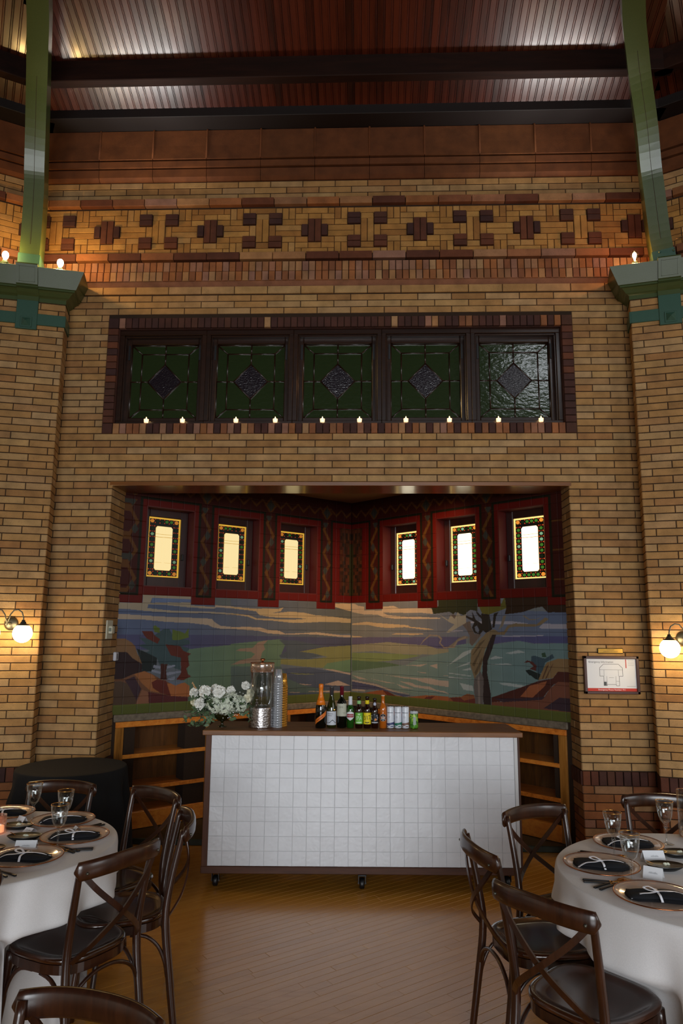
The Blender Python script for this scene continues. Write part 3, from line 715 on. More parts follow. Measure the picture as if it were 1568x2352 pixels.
MURAL_L = '''
G1 2690,2100 1492,2149 1475,1719 2667,1715
G2 2667,1728 1476,1726 1472,1627 1786,1614 2029,1586 2659,1592
G3 2029,1586 1785,1610 1472,1635 1442,836 2224,892 2015,1300
96876f 2456,2096 1973,2092 1971,2066 2365,2063 2377,2020 2271,2023 1970,2033 1968,2007 1693,1996 1718,1980 1967,1985 2128,1995 2254,2005 2399,2005 2404,1969 2204,1953 1998,1951 1800,1952 1484,1940 1483,1925 1800,1937 1998,1933 2141,1933 2281,1937 2403,1941 2653,1959 2656,2011 2452,2017
5a6a8c 2367,2060 1971,2066 1970,2037 2271,2027 2362,2017
9d8a74 2658,1911 2279,1894 1963,1889 1797,1885 1739,1882 1712,1853 1642,1816 1479,1806 1477,1787 1624,1786 1727,1800 1778,1822 1993,1841 2199,1845 2428,1863 2655,1866
565c5c 1714,2087 1489,2095 1487,2013 1711,2017
9d8a74 1710,2017 1487,2009 1485,1988 1710,1996
G3 1996,1586 1772,1584 1774,1548 1797,1518 1896,1513 1962,1535
785532 2665,1687 2602,1694 2541,1660 2502,1625 2477,1556 2437,1507 2431,1465 2555,1522 2594,1571 2658,1578
2d1c1e 2658,1578 2572,1570 2526,1522 2428,1465 2423,1389 2510,1371 2649,1321
1e2626 2487,1604 2396,1569 2289,1518 2285,1448 2327,1394 2423,1396 2428,1465 2462,1542
6e462d 2648,1088 2650,1335 2600,1340 2502,1378 2401,1402 2325,1373 2233,1321 2132,1304 2052,1280 1965,1269 1954,1056 2648,1081
965a28 2496,1377 2401,1399 2318,1365 2278,1323 2328,1297 2311,1248 2241,1203 2332,1221 2409,1286
5f2319 2328,1297 2278,1323 2186,1306 2152,1234 2132,1170 2241,1203 2311,1248
a05a23 2176,1284 2052,1280 1998,1285 1948,1254 1944,1154 2132,1170
552323 2355,1215 2132,1170 1959,1148 1956,1070 2339,1077
3e2a32 2578,1326 2494,1357 2422,1245 2460,1145 2540,1270
875539 2477,1078 2414,1238 2355,1215 2339,1074
503c2d 2648,1081 2650,1328 2555,1298 2460,1145 2477,1078
374b4e 2471,1701 2389,1694 2330,1716 2271,1758 2234,1780 2179,1781 2147,1731 2066,1702 1968,1673 1959,1644 2045,1623 1965,1600 2054,1472 2043,1400 2098,1416 2178,1460 2254,1448 2289,1518 2396,1569 2360,1582 2474,1632 2401,1645
556423 2342,1800 2320,1815 2296,1797 2273,1787 2271,1744 2324,1751
556423 2149,1781 2117,1767 2068,1760 2020,1739 1982,1790 1978,1702 2072,1680 2144,1680
5a2316 2445,1757 2347,1758 2315,1716 2267,1687 2288,1645 2396,1694 2428,1729
5a2316 2210,1638 2061,1623 2028,1579 1987,1564 1946,1550 1978,1528 1957,1441 1988,1413 1970,1363 1936,1340 2015,1307 2086,1316 2041,1372 2049,1515 2152,1538
411e16 2247,1462 2178,1460 2191,1404 2179,1319 2240,1321
787d8c 2315,1456 2246,1440 2245,1419 2321,1428
787d8c 2328,1414 2244,1391 2242,1370 2335,1394
787d8c 2185,1439 2108,1452 2100,1437 2184,1418
787d8c 2190,1383 2050,1393 2033,1382 2181,1354
787d8c 2179,1326 2096,1345 2101,1317 2140,1311
5c6472 2193,1309 2054,1294 1966,1302 2091,1260
G1 1538,2084 1,2094 -1,1748 1526,1740
G1 1527,1800 881,1783 -2,1713 1524,1709
a58a5e 1536,2007 1229,1992 1229,1996 974,1999 907,2016 944,1975 1059,1952 983,1958 827,1974 637,1966 502,1944 269,1932 0,1911 -1,1868 376,1875 583,1864 785,1857 1056,1877 1243,1882 1336,1911 1426,1921 1533,1930 1533,1942 1417,1933 1327,1927 1235,1897 1018,1893 825,1889 604,1901 726,1911 943,1907 1096,1916 1199,1930 1246,1968 1535,1991
a58a6a 1527,1804 1350,1810 1186,1804 1092,1781 959,1774 880,1743 642,1752 479,1762 159,1734 -2,1730 -2,1709 159,1713 478,1737 642,1740 880,1735 1091,1746 1212,1772 1527,1789
b09064 229,2078 1,2085 0,1998 74,2009 228,2039
G2 1524,1724 -2,1705 -2,1602 372,1579 718,1518 1521,1618
G3 1521,1641 1345,1656 956,1687 819,1663 877,1631 932,1520 929,1410 1510,1348
464c52 956,1679 721,1671 372,1612 718,1566 370,1513 576,1483 931,1497 951,1521 856,1567 887,1631
826956 1208,1656 1089,1679 1143,1632 1123,1585 1159,1554 1183,1446 1338,1449 1513,1438 1409,1481 1285,1502 1241,1540 1288,1563 1466,1573 1414,1595 1271,1602
736e3c 698,1558 372,1604 -2,1619 -4,1457 284,1429 389,1382 675,1404 929,1434 931,1489 575,1475 317,1496 526,1540
5a7050 327,1430 -4,1466 -5,1322 208,1352 389,1377
464b5a 948,1387 574,1394 367,1356 -5,1305 -7,1103 364,1144 721,1222 829,1281 927,1347
4b5a55 1513,1423 929,1410 829,1281 671,1220 365,1152 -7,1111 -7,1045 1499,1095
6f7046 832,1344 471,1318 713,1321
a08672 389,1373 241,1362 -5,1313 -5,1296 208,1336
a08672 701,1229 519,1211 621,1210
a08672 365,1209 175,1243 -6,1179 260,1193
a08672 875,1150 619,1135 738,1136
a08672 590,1145 259,1139 -7,1120 -7,1095 364,1127
41485a 912,1143 237,1114 237,1073 667,1061 910,1073
96501e 237,1081 65,1090 -7,1095 -7,1002 237,1014
'''
MURAL_R = '''
G1 12,2111 1581,2095 1572,1715 16,1696
bea07d 12,2085 61,2079 110,2057 207,2045 207,2004 476,1999 476,2041 644,2045 710,2020 976,2016 1159,2009 1169,1954 1026,1967 644,1972 476,1979 555,1949 859,1926 922,1929 1266,1914 1256,1903 985,1905 644,1911 487,1929 407,1955 195,1961 14,1989
be9c6c 15,1860 243,1880 372,1867 838,1842 869,1826 1106,1810 1176,1799 1086,1795 921,1810 795,1822 554,1813 396,1825 267,1846 15,1847
be9c6c 598,1744 687,1761 1095,1756 921,1743
be9c6c 16,1726 185,1719 161,1711 16,1709
G2 16,1705 197,1711 1572,1730 1569,1605 1270,1602 1123,1618 961,1630 794,1638 554,1650 372,1634 16,1611
8c8264 16,1628 396,1651 554,1666 794,1650 1083,1640 1222,1612 1569,1612 1567,1554 707,1545 372,1568 18,1543
78824b 18,1543 430,1545 707,1545 1020,1538 813,1500 553,1468 372,1453 18,1458
55694b 18,1458 553,1452 813,1422 641,1343 258,1317 19,1306
G3 597,1413 813,1437 1020,1522 1220,1559 1569,1612 1558,1161 955,1127 651,1169 373,1233 19,1264 19,1340
a5917f 519,1321 833,1313 1138,1317 1245,1304 1388,1304 1561,1306 1560,1241 1311,1248 1128,1260 1018,1276 936,1295 770,1302
a5917f 716,1268 885,1261 936,1241 1117,1236 1195,1211 1301,1203 1404,1165 1300,1188 1126,1207 915,1221
a5917f 19,1297 163,1279 269,1260 139,1257
a5917f 269,1276 553,1251 673,1242 531,1242
a5917f 673,1238 915,1201 768,1200
4b4b64 20,1230 373,1201 640,1149 872,1133 768,1114 553,1155 407,1162 21,1147
a5917f 20,1247 396,1218 640,1169 873,1145 618,1155 373,1201 20,1230
a5917f 770,1432 958,1443 1091,1459 1008,1429
a5917f 1120,1441 1219,1464 1218,1415
a5917f 958,1377 1119,1369 1018,1364
a5917f 1246,1356 1408,1357 1562,1342 1562,1335 1342,1350
a5a097 1325,1446 1476,1507 1568,1583 1567,1546 1410,1475
a5917f 21,1147 212,1150 235,1135 21,1126
965023 21,1105 212,1117 407,1154 486,1163 651,1122 810,1113 1076,1151 1404,1158 1558,1176 1555,1090 1014,1071 486,1063 22,1055
642d23 486,1159 553,1155 651,1122 725,1072 596,1071
642d23 1014,1093 1076,1136 1184,1150 1095,1092
642d23 1366,1141 1558,1161 1556,1097 1439,1091
G1 1368,2009 2586,1954 2591,1741 1362,1728
G3 1361,1638 1621,1672 1867,1662 2151,1702 2309,1677 2595,1689 2590,1577 2333,1355 1843,1174 1351,1147
G2 1904,1737 2591,1748 2592,1689 2309,1680 2151,1702 2003,1686 1884,1669
96919b 1618,1878 1908,1880 2101,1876 2268,1855 1992,1848 1626,1860
96919b 2361,1820 2401,1854 2588,1851 2594,1811 2391,1810
96919b 1364,1788 1533,1793 1542,1782 1364,1777
96919b 1904,1741 2153,1750 2404,1753 2389,1745 2071,1736
99a09c 1829,1533 1898,1560 1990,1545 1863,1527
99a09c 1836,1480 2029,1498 2087,1482 1929,1480
99a09c 2008,1588 2148,1619 2219,1600 2065,1582
99a09c 1924,1319 2040,1322 2216,1308 2159,1288 1973,1301
99a09c 1357,1458 1528,1582 1628,1614 1628,1585 1499,1522
99a09c 1432,1431 1608,1497 1606,1475
99a09c 1505,1412 1615,1443 1623,1418
99a09c 1356,1384 1622,1367 1622,1360 1355,1376
99a09c 1355,1347 1630,1335 1355,1335
99a09c 1485,1294 1638,1274 1645,1225 1529,1232
374b55 2273,1567 2304,1575 2381,1557 2411,1552 2449,1573 2481,1594 2501,1561 2410,1518 2375,1430 2344,1415 2307,1447 2316,1495 2271,1527
324b37 2379,1597 2413,1605 2426,1565 2381,1564
552823 2200,1511 2232,1532 2287,1520 2324,1488 2314,1441 2253,1458 2293,1480 2255,1513
202826 2209,1443 2253,1452 2360,1416 2342,1362 2304,1373 2266,1398 2243,1404
82643c 2334,1362 2400,1484 2425,1519 2515,1548 2590,1577 2592,1479 2533,1450 2478,1389 2372,1374
5a3c28 2372,1377 2423,1485 2447,1506 2384,1377
5a3c28 2403,1378 2468,1487 2492,1521 2418,1382
4b231c 1843,1181 2135,1283 2333,1355 2478,1386 2533,1450 2592,1479 2594,1362 2483,1337 2406,1253 2374,1212 2131,1181 1842,1139
965028 2148,1209 2246,1310 2418,1359 2401,1319 2274,1211
73412d 1842,1139 2131,1174 2381,1212 2444,1295 2522,1358 2588,1375 2592,1169 2582,1117 2128,1100 1840,1091
3c2a32 1869,1176 2140,1195 2397,1226 2365,1198 1968,1149
3c2a32 2377,1127 2545,1237 2599,1170 2589,1118
824b28 1351,1147 1500,1165 1573,1198 1653,1189 1659,1098 1350,1085
642d23 1369,1148 1490,1157 1536,1131 1662,1162 1659,1105 1425,1094
64554b 1553,1871 1627,1878 1634,1819 1669,1761 1748,1754 1638,1643 1612,1672 1614,1745 1579,1797 1517,1864 1461,1894 1367,1933 1425,1947 1554,1893
786a58 1361,1638 1418,1669 1476,1714 1550,1741 1605,1731 1595,1716 1485,1692 1418,1631 1361,1623
786a58 1940,1798 1976,1869 1995,1926 2029,1933 1991,1834
2d2620 1754,1951 1842,1942 1872,1805 1802,1769 1758,1798
2d2620 1647,1974 1690,1893 1768,1848 1767,1790 1731,1754 1669,1768 1643,1819 1671,1871 1573,1916 1565,1938 1654,1908
G1 1674,1827 1698,1838 1727,1797 1713,1768 1683,1783
2d2620 1893,1949 1945,1963 1918,1920 1898,1820 1872,1820
2d2620 1693,1981 1762,1921 1761,1892 1700,1951
786446 1906,1798 1939,1777 1998,1784 2041,1841 2125,1858 2339,1848 2426,1909 2464,1895 2377,1841 2314,1827 2131,1830 2058,1820 2005,1756 1921,1755 1852,1705 1788,1617 1730,1422 1657,1340 1616,1468 1628,1599 1729,1703 1802,1769 1872,1802
5a4a34 1634,1469 1727,1602 1763,1646 1660,1455
5a4a34 1659,1397 1751,1545 1750,1502 1676,1370
5a4a34 1637,1556 1728,1674 1800,1718 1663,1571
322624 1870,1755 1913,1755 1866,1619 1811,1511 1803,1404 1836,1223 1840,1101 1756,1098 1745,1344 1759,1531 1825,1676
5f5652 1657,1340 1729,1415 1763,1345 1746,1097 1664,1098 1647,1275
786a62 1693,1342 1720,1372 1721,1109 1699,1108
786a58 2216,1931 2270,1896 2340,1896 2396,1916 2340,1889 2262,1886 2200,1924
32321c 1371,2093 1714,2102 1710,1973 1630,1989 1555,1946 1463,1984 1425,1947 1368,1978
5f5819 1712,2040 1982,2041 2017,2105 2031,1997 1946,1970 1842,1942 1763,1951 1738,2001
322012 2017,2119 2593,2101 2584,1927 2519,1955 2459,1949 2400,2004 2321,1992 2209,1959 2128,1950 2012,1940 2031,1997
32321c 1149,2020 1239,2027 1241,2104 1582,2102 1577,1930 1421,1977 1178,1954
968c78 1228,1957 1362,1895 1392,1940 1439,1902 1478,1969 1514,1931 1577,1945 1575,1864 1360,1766 1331,1773 1437,1849 1372,1872
8c7864 982,1622 1044,1693 1125,1749 1244,1742 1282,1712 1261,1666 1309,1629 1414,1639 1462,1699 1572,1738 1572,1719 1471,1684 1432,1624 1299,1618 1242,1666 1263,1704 1224,1730 1135,1737 1053,1686
'''
# ------------------------------------------------------------------ niche
AL, AR_, PCX, PCY = .6997, .7641, -.1898, 8.0774
NFL = frame((PCX, PCY), (-math.sin(AL), math.cos(AL)))       # u = -s
NFR = frame((PCX, PCY), (math.sin(AR_), math.cos(AR_)))      # u = +s
def parse(T):
    out = []
    for l in T.strip().split('\n'):
        c, *p = l.split(); out.append((c if c[0] == 'G' else np.array(srgb(c)[:3]), np.array([[int(v)/1000 for v in q.split(',')] for q in p])))
    return out
MUR = {'L': parse(MURAL_L), 'R': parse(MURAL_R)}
def inside(P, S, Z):
    r = np.zeros(S.shape, bool); n = len(P)
    for i in range(n):
        x1, y1 = P[i]; x2, y2 = P[(i+1) % n]
        if y1 == y2: continue
        c = (Z > min(y1, y2)) & (Z <= max(y1, y2)); xi = (Z-y1)/(y2-y1)*(x2-x1)+x1
        r ^= c & (S < xi)
    return r
OPN = [(.482, .969), (1.225, 1.713), (1.969, 2.456)]
POST = [(.226, .482), (.969, 1.225), (1.713, 1.969), (2.456, 2.80)]
GRAD = {'LG1': ('56544a', '4e5a76'), 'LG2': ('444250', '464668'), 'LG3': ('566648', '56705c'), 'RG1': ('7a7468', '58647e'), 'RG2': ('62566a', '4a4a74'), 'RG3': ('728070', '627c7c')}
def paint(side, S, Z):
    S = np.minimum(S, 2.62 if side == 'L' else 2.53)
    C = np.zeros(S.shape+(3,)); C[:] = srgb('5a6068' if side == 'L' else '6c7070')[:3]
    for col, P in MUR[side]:
        lo, hi = P.min(0), P.max(0)
        if S.max() < lo[0] or S.min() > hi[0] or Z.max() < lo[1] or Z.min() > hi[1]: continue
        ins = inside(P, S, Z)
        if isinstance(col, str):
            a_, b_ = (np.array(srgb(q)[:3]) for q in GRAD[side+col]); t_ = np.clip(S/2.5, 0, 1)[..., None]; C[ins] = (a_*(1-t_)+b_*t_)[ins]
        else: C[ins] = col
    C *= (1+.05*np.sin(S*19+Z*23)*np.sin(Z*27-S*13))[..., None]
    g = Z < 1.115; C[g] = np.array(srgb('5a5f22')[:3])
    C[Z < 1.10] *= .9
    C = C*.80+C.mean(-1, keepdims=True)*.13
    red = np.array(srgb('520a04')[:3]); blk = np.array(srgb('141206')[:3]); orr = np.array(srgb('52300f')[:3]); dred = np.array(srgb('340c06')[:3]); dia = np.array(srgb('302e28')[:3])
    inpost = np.zeros(S.shape, bool)
    for a, b in POST: inpost |= (S >= a) & (S < b)
    R = (Z > 2.09) | (inpost & (Z > 2.015)); C[R] = red
    def tri(t): t = t % 1; return np.abs(t*4-2)-1
    top = Z > 3.005; C[(Z > 2.982) & ~top] = blk; C[top] = dred
    zz = np.abs(Z-(3.095+.035*tri(S/.15))) < .014; C[top & zz] = orr
    for a, b in POST:
        c = (a+min(b, a+.256))/2; d = np.abs(S-c)
        fb = top & (d/.05+np.abs(Z-3.08)/.065 < 1); C[top & (d/.075+np.abs(Z-3.08)/.09 < 1)] = orr; C[fb] = dia
        col = (d < .082) & (Z > 2.083) & ~top; C[col] = blk
        inn = (d < .056) & (Z > 2.108) & ~top; C[inn] = dred
        ph = (Z-2.108)/.26
        zig = np.abs((S-c)-.040*tri(ph)) < .018; C[inn & zig] = orr
        for k in range(4):
            zc = 2.108+.13+.26*k-.065; 
            C[inn & (np.abs(S-c-(.018 if k % 2 else -.018))/.034+np.abs(Z-zc)/.05 < 1)] = dia
        C[(d < .056) & (Z > 2.97) & (Z < 3.01)] = dred
    cp = (S < .175) & (Z > 2.17) & (Z < 2.93)
    h = (np.sin(np.floor(S/.028)*12.98+np.floor(Z/.04)*78.2)*43758.5) % 1
    pal = np.array([srgb(c)[:3] for c in ('2a160a', '361c0c', '20140a', '401c0e', '482410')]); C[cp] = pal[(h[cp]*5).astype(int) % 5]
    C[cp & (S < .03) & (Z < 2.75)] = srgb('28240f')[:3]; C[(S < .175) & (Z > 2.17) & (Z < 2.93) & (S > .16)] = srgb('400c06')[:3]
    return C
def vcmat(name, rough):
    m, nt, b = newmat(name); a = nd(nt, 'ShaderNodeVertexColor'); a.layer_name = 'Col'
    nt.links.new(a.outputs['Color'], b.inputs['Base Color']); b.inputs['Roughness'].default_value = rough; b.inputs['Specular IOR Level'].default_value = .22
    g = nd(nt, 'ShaderNodeNewGeometry'); n = nd(nt, 'ShaderNodeTexNoise'); n.inputs['Scale'].default_value = 35; nt.links.new(g.outputs['Position'], n.inputs['Vector'])
    bp = nd(nt, 'ShaderNodeBump'); bp.inputs['Strength'].default_value = .15; bp.inputs['Distance'].default_value = .003; nt.links.new(n.outputs['Fac'], bp.inputs['Height']); nt.links.new(bp.outputs[0], b.inputs['Normal'])
    return m
MT['mural'] = vcmat('painted_glazed_tile', .5)
UB = [0,.113,.226,.354,.482,.604,.726,.848,.969,1.097,1.225,1.347,1.469,1.591,1.713,1.841,1.969,2.09,2.2125,2.335,2.456,2.59,2.73]
ZB = [1.03,1.18,1.33,1.48,1.63,1.78,1.93,2.015,2.09,2.17,2.32,2.47,2.62,2.77,2.92,3.005,3.12,3.235]
for side, nf, sg in (('L', NFL, -1), ('R', NFR, 1)):
    nm = 'left' if side == 'L' else 'right'
    mb = MB()
    sq = lambda a, b: (min(sg*a, sg*b), max(sg*a, sg*b))
    for a, b in ((0, .482), (.969, 1.225), (1.713, 1.969), (2.456, 2.75)): mb.box(*sq(a, b), .006, .16, .0, 3.24, M=nf)
    for a, b in OPN: mb.box(*sq(a, b), .006, .16, .96, 2.17, M=nf); mb.box(*sq(a, b), .006, .16, 2.92, 3.24, M=nf)
    wl = mb.build('wall_niche_'+nm, MT['mortar']); wl['kind'] = 'structure'
    MB().box(PCX-.2, PCX+.2, PCY+.015, PCY+.3, 0, 3.24).build('corner_fill', MT['mortar'], wl)
    for i in range(len(UB)-1):
        for j in range(len(ZB)-1):
            if 2.16 < ZB[j] < 2.9 and any(a-.01 < UB[i] < b-.02 for a, b in OPN): continue
            a, b, c, d = UB[i]+.0008, UB[i+1]-.0008, ZB[j]+.0008, ZB[j+1]-.0008
            nu, nz = max(2, round((b-a)/(.0045 if c < 2.05 else .0065))), max(2, round((d-c)/(.0045 if c < 2.05 else .0065)))
            s_ = np.linspace(a, b, nu+1); z_ = np.linspace(c, d, nz+1); S, Z = np.meshgrid(s_, z_)
            cols = paint(side, S, Z)
            y = np.zeros(S.shape); y[0] = y[-1] = .0018; y[:, 0] = y[:, -1] = .0018
            X = S*sg; co = np.stack([X, y, Z], -1).reshape(-1, 3)
            n1 = nu+1; F = []
            for r in range(nz):
                for q in range(nu):
                    p = r*n1+q; F.append((p, p+1, p+1+n1, p+n1) if sg > 0 else (p+n1, p+1+n1, p+1, p))
            # skirt
            ring = [q for q in range(n1)]+[r*n1+nu for r in range(1, nz+1)]+[nz*n1+q for q in range(nu-1, -1, -1)]+[r*n1 for r in range(nz-1, 0, -1)]
            base = len(co); sk = co[ring].copy(); sk[:, 1] = .008; co = np.vstack([co, sk]); m = len(ring)
            for k in range(m): F.append((ring[k], base+k, base+(k+1) % m, ring[(k+1) % m]) if sg > 0 else (ring[(k+1) % m], base+(k+1) % m, base+k, ring[k]))
            me = bpy.data.meshes.new('tile'); me.from_pydata(co.tolist(), [], F); me.materials.append(MT['mural'])
            at_ = me.color_attributes.new('Col', 'FLOAT_COLOR', 'POINT')
            cc = np.ones((len(co), 4), np.float32); cc[:base, :3] = cols.reshape(-1, 3); cc[base:, :3] = .1
            at_.data.foreach_set('color', cc.ravel())
            o = bpy.data.objects.new('tile', me); link(o, wl); o.matrix_local = nf
# stone ledge, niche ceiling, platform, behind
for nm, nf, sg, k in (('left', NFL, -1, 12), ('right', NFR, 1, 13)):
    sq = lambda a, b: (min(sg*a, sg*b), max(sg*a, sg*b))
    o = MB().cbox(*sq(0, 2.66 if sg < 0 else 2.60), -.012, .05, .968, 1.03, .006, nf).build('trim_%d' % k, MT['stone']); o['kind'] = 'structure'
nc = MB(); nc.add([(XL-.1, 6.38, 3.235), (XR+.1, 6.38, 3.235), (XR+.1, 8.4, 3.235), (XL-.1, 8.4, 3.235)], [(0,1,2,3)]).box(XL-.1, XR+.1, 6.38, 8.4, 3.24, 3.3)
o = nc.build('ceiling_niche', plain('niche_plaster', '8a6238', .8)); o['kind'] = 'structure'
mb = MB(); mb.cbox(XL+.002, XR-.002, 6.25, 6.40, .0, .05, .006); mb.add([(XL, 6.39, .049), (XR, 6.39, .049), (PCX, 8.4, .049)], [(0,1,2)])
o = mb.build('platform', MT['greenstone']); o['kind'] = 'structure'
# lit art-glass windows ----------------------------------------------
def emit(name, col, st, base='101010'):
    m, nt, b = newmat(name); b.inputs['Base Color'].default_value = srgb(base); b.inputs['Roughness'].default_value = .3
    b.inputs['Emission Color'].default_value = srgb(col); b.inputs['Emission Strength'].default_value = st
    b.inputs['Specular IOR Level'].default_value = .3
    return m
EM = {}
for side, k in (('L', 1.0), ('R', 1.9)):
    EM[side] = {'c': emit('lit_opal_pane_'+side, 'f6dda0' if side == 'L' else 'fdf0d0', 1.05*k), 'a': emit('lit_amber_strip_'+side, 'f0b840' if side == 'L' else 'f8cf78', .8*k),
                'g': emit('lit_green_pane_'+side, '4c8a2c', .35*k), 'g2': emit('lit_dark_green_pane_'+side, '22401a', .12*k), 'b': emit('lit_pale_green_pane_'+side, '8ab88c', .45*k),
                'o': emit('lit_orange_pane_'+side, 'e08a30', .6*k), 'r': emit('lit_red_bead_'+side, 'd84a20', .5*k)}
CAME = plain('amber_edged_came', '6a4a10', .5, emit='e0b050', estr=.6)
CAMED = plain('dark_came', '0c0804', .5)
wn = 6
for side, nf, sg in (('L', NFL, -1), ('R', NFR, 1)):
    for oi, (a, b) in enumerate(OPN):
        cx = sg*(a+b)/2; hw = (b-a)/2; z0, z1 = 2.17, 2.92; D = .15
        E_ = EM[side]
        mb = MB(); mb.box(cx-hw, cx+hw, D+.02, D+.05, z0, z1, M=nf)
        win = mb.build('window_%d' % wn, MT['darkglass']); win['kind'] = 'structure'; wn += 1
        mb = MB()      # red tiled reveal
        mb.box(cx-hw-.004, cx-hw+.006, .0, D+.03, z0, z1, M=nf); mb.box(cx+hw-.006, cx+hw+.004, 0, D+.03, z0, z1, M=nf); mb.box(cx-hw, cx+hw, .0, D+.03, z1-.006, z1+.004, M=nf); mb.box(cx-hw, cx+hw, .0, D+.03, z0-.004, z0+.006, M=nf)
        mb.build('reveal', plain('red_tile_reveal', '4c0a04', .5) if 'reveal' not in MT else MT['reveal'], win)
        gx, gz0, gz1 = .165, 2.27, 2.845
        mb = MB()
        for (x0, x1, c, d) in ((-hw+.006, -gx, z0, z1), (gx, hw-.006, z0, z1), (-gx, gx, gz1, z1), (-gx, gx, z0, gz0)): mb.cbox(cx+x0, cx+x1, D-.025, D+.02, c, d, .005, nf)
        cs = mb.build('casement', MT['framered'], win)
        MB().cbox(cx-.02 -sg*.0+ (hw-.05)*sg*-1, cx+.0+(hw-.05)*sg*-1, D-.05, D-.02, 2.44, 2.50, .004, nf).build('catch', MT['rubber'], cs)
        MB().box(cx-gx, cx+gx, D+.004, D+.01, gz0, gz1, M=nf).build('came_ground', CAMED, win)
        zt = lambda z: gz0+z
        def pane(pts, mat, y=D, nmx='pane', par=None):
            o = MB().prism([(cx+x, zt(z)) for x, z in pts], y-.002, y+.004, nf).build(nmx, mat, par or win); return o
        H = gz1-gz0; bw = .013
        for x0, x1, c, d in ((-.15, -.012, H-bw, H), (-.009, .009, H-bw, H), (.012, .15, H-bw, H), (-.15, .15, 0, bw), (-.165, -.152, 0, .17), (-.165, -.152, .173, .38), (-.165, -.152, .383, .41), (-.165, -.152, .413, H), (.152, .165, 0, .38), (.152, .165, .383, .41), (.152, .165, .413, H)):
            pane([(x0, c), (x1, c), (x1, d), (x0, d)], E_['a'])
        # centre lights
        MB().prism([(cx+x, zt(z)) for x, z in ((-.087,.083),(-.072,.066),(.072,.066),(.087,.083),(.087,.475),(.072,.492),(-.072,.492),(-.087,.475))], D+.001, D+.004, nf).build('centre_ground', CAME, win)
        s = .0012; w2 = .016
        def q(x0, x1, c, d): pane([(x0+s, c+s), (x1-s, c+s), (x1-s, d-s), (x0+s, d-s)], E_['c'], D-.002)
        pane([(-.085,.085),(-.070,.068),(-w2-s,.068),(-w2-s,.14-s),(-.085,.14-s)], E_['c'], D-.002); pane([(w2+s,.068),(.070,.068),(.085,.085),(.085,.14-s),(w2+s,.14-s)], E_['c'], D-.002)
        q(-.086, -w2, .14, .385); q(w2, .086, .14, .385); q(-w2, w2, .067, .386)
        q(-.086, -w2, .388, .413); q(w2, .086, .388, .413); q(-w2, w2, .388, .413)
        q(-w2, w2, .415, .491)
        pane([(-.085,.416),(-w2-s,.416),(-w2-s,.490),(-.070,.490),(-.085,.473)], E_['c'], D-.002); pane([(w2+s,.416),(.085,.416),(.085,.473),(.070,.490),(w2+s,.490)], E_['c'], D-.002)
        def dia(x, z, r, mat, nm2='pane'): pane([(x-r, z), (x-r*.45, z-r*.8), (x+r*.45, z-r*.8), (x+r, z), (x+r*.45, z+r*.8), (x-r*.45, z+r*.8)], mat, D, nm2)
        cyc = ['g2','g2','g2','g','g','b','g2','g2']
        for k in range(8):
            z = .10+k*.052
            for x in (-.120, .120): dia(x, z, .0165, E_[RND.choice(('g2', 'g2', 'g', 'b')) if side == 'L' else RND.choice(('g', 'g', 'b', 'g2'))])
        for k in range(4):
            x = -.072+k*.048
            for z in (.036, H-.036): dia(x, z, .0165, E_[RND.choice(('g2', 'g', 'g2') if side == 'L' else ('g', 'b', 'g2'))])
        for x in (-.125, .125):
            for z in (.036, H-.036): dia(x, z, .021, E_['o'])
        mb = MB()
        for k in range(9):
            z = .074+k*.052
            for x in (-.141, -.120+.020, .141, .10):
                mb.sphere((cx+x, D-.001, zt(z)), .0062, 6, 4, nf)
            mb.sphere((cx-.120, D-.001, zt(z)), .004, 6, 4, nf); mb.sphere((cx+.120, D-.001, zt(z)), .004, 6, 4, nf)
        for k in range(5):
            x = -.096+k*.048
            for z in (.020, .052, H-.052, H-.020): mb.sphere((cx+x, D-.001, zt(z)), .0055, 6, 4, nf)
        o = mb.build('glass_beads', E_['r'], win); o['kind'] = 'stuff'
# shelving below the ledge ------------------------------------------
for side, nf, sg, smax in (('left', NFL, -1, 2.64), ('right', NFR, 1, 2.585)):
    sq = lambda a, b: (min(sg*a, sg*b), max(sg*a, sg*b))
    root = empty('bookcase', (0,0,0), 0, 'built-in oak bookcase under the stone ledge on the %s side of the niche' % side, 'bookcase', 'oak shelving in the niche')
    Y0, Y1 = -.01, .30
    def part(nm, boxes, mat, b=.003):
        mb = MB()
        for (a, c, y0, y1, z0, z1) in boxes: mb.cbox(*sq(a, c), y0, y1, z0, z1, b, nf)
        return mb.build(nm, mat, root)
    s0 = .36
    part('top_rail', [(s0, smax, Y0, .03, .918, .966)], MT['oak'])
    for a, c in ((smax-.075, smax), (1.725, 1.76), (.80, .835)): part('stile', [(a, c, Y0, .025, .05, .917)], MT['oakz'])
    bays = [(s0, .80), (.835, 1.725), (1.76, smax-.075)]
    for a, c in bays:
        for z in (.65, .37): part('shelf', [(a, c, Y0+.0, Y1-.005, z, z+.035)], MT['oak'])
        part('base_shelf', [(a, c, Y0+.02, Y1-.005, .17, .192)], MT['oak'])
        part('kick_panel', [(a, c, Y0, .012, .052, .19)], MT['oak'])
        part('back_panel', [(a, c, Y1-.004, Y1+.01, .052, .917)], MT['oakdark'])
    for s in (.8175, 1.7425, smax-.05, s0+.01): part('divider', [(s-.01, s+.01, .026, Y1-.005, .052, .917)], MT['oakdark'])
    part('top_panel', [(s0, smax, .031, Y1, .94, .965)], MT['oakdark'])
# small white bud vase glint left on the ledge right end
for nm, x, lab in (('doorstop', 0, None),): pass
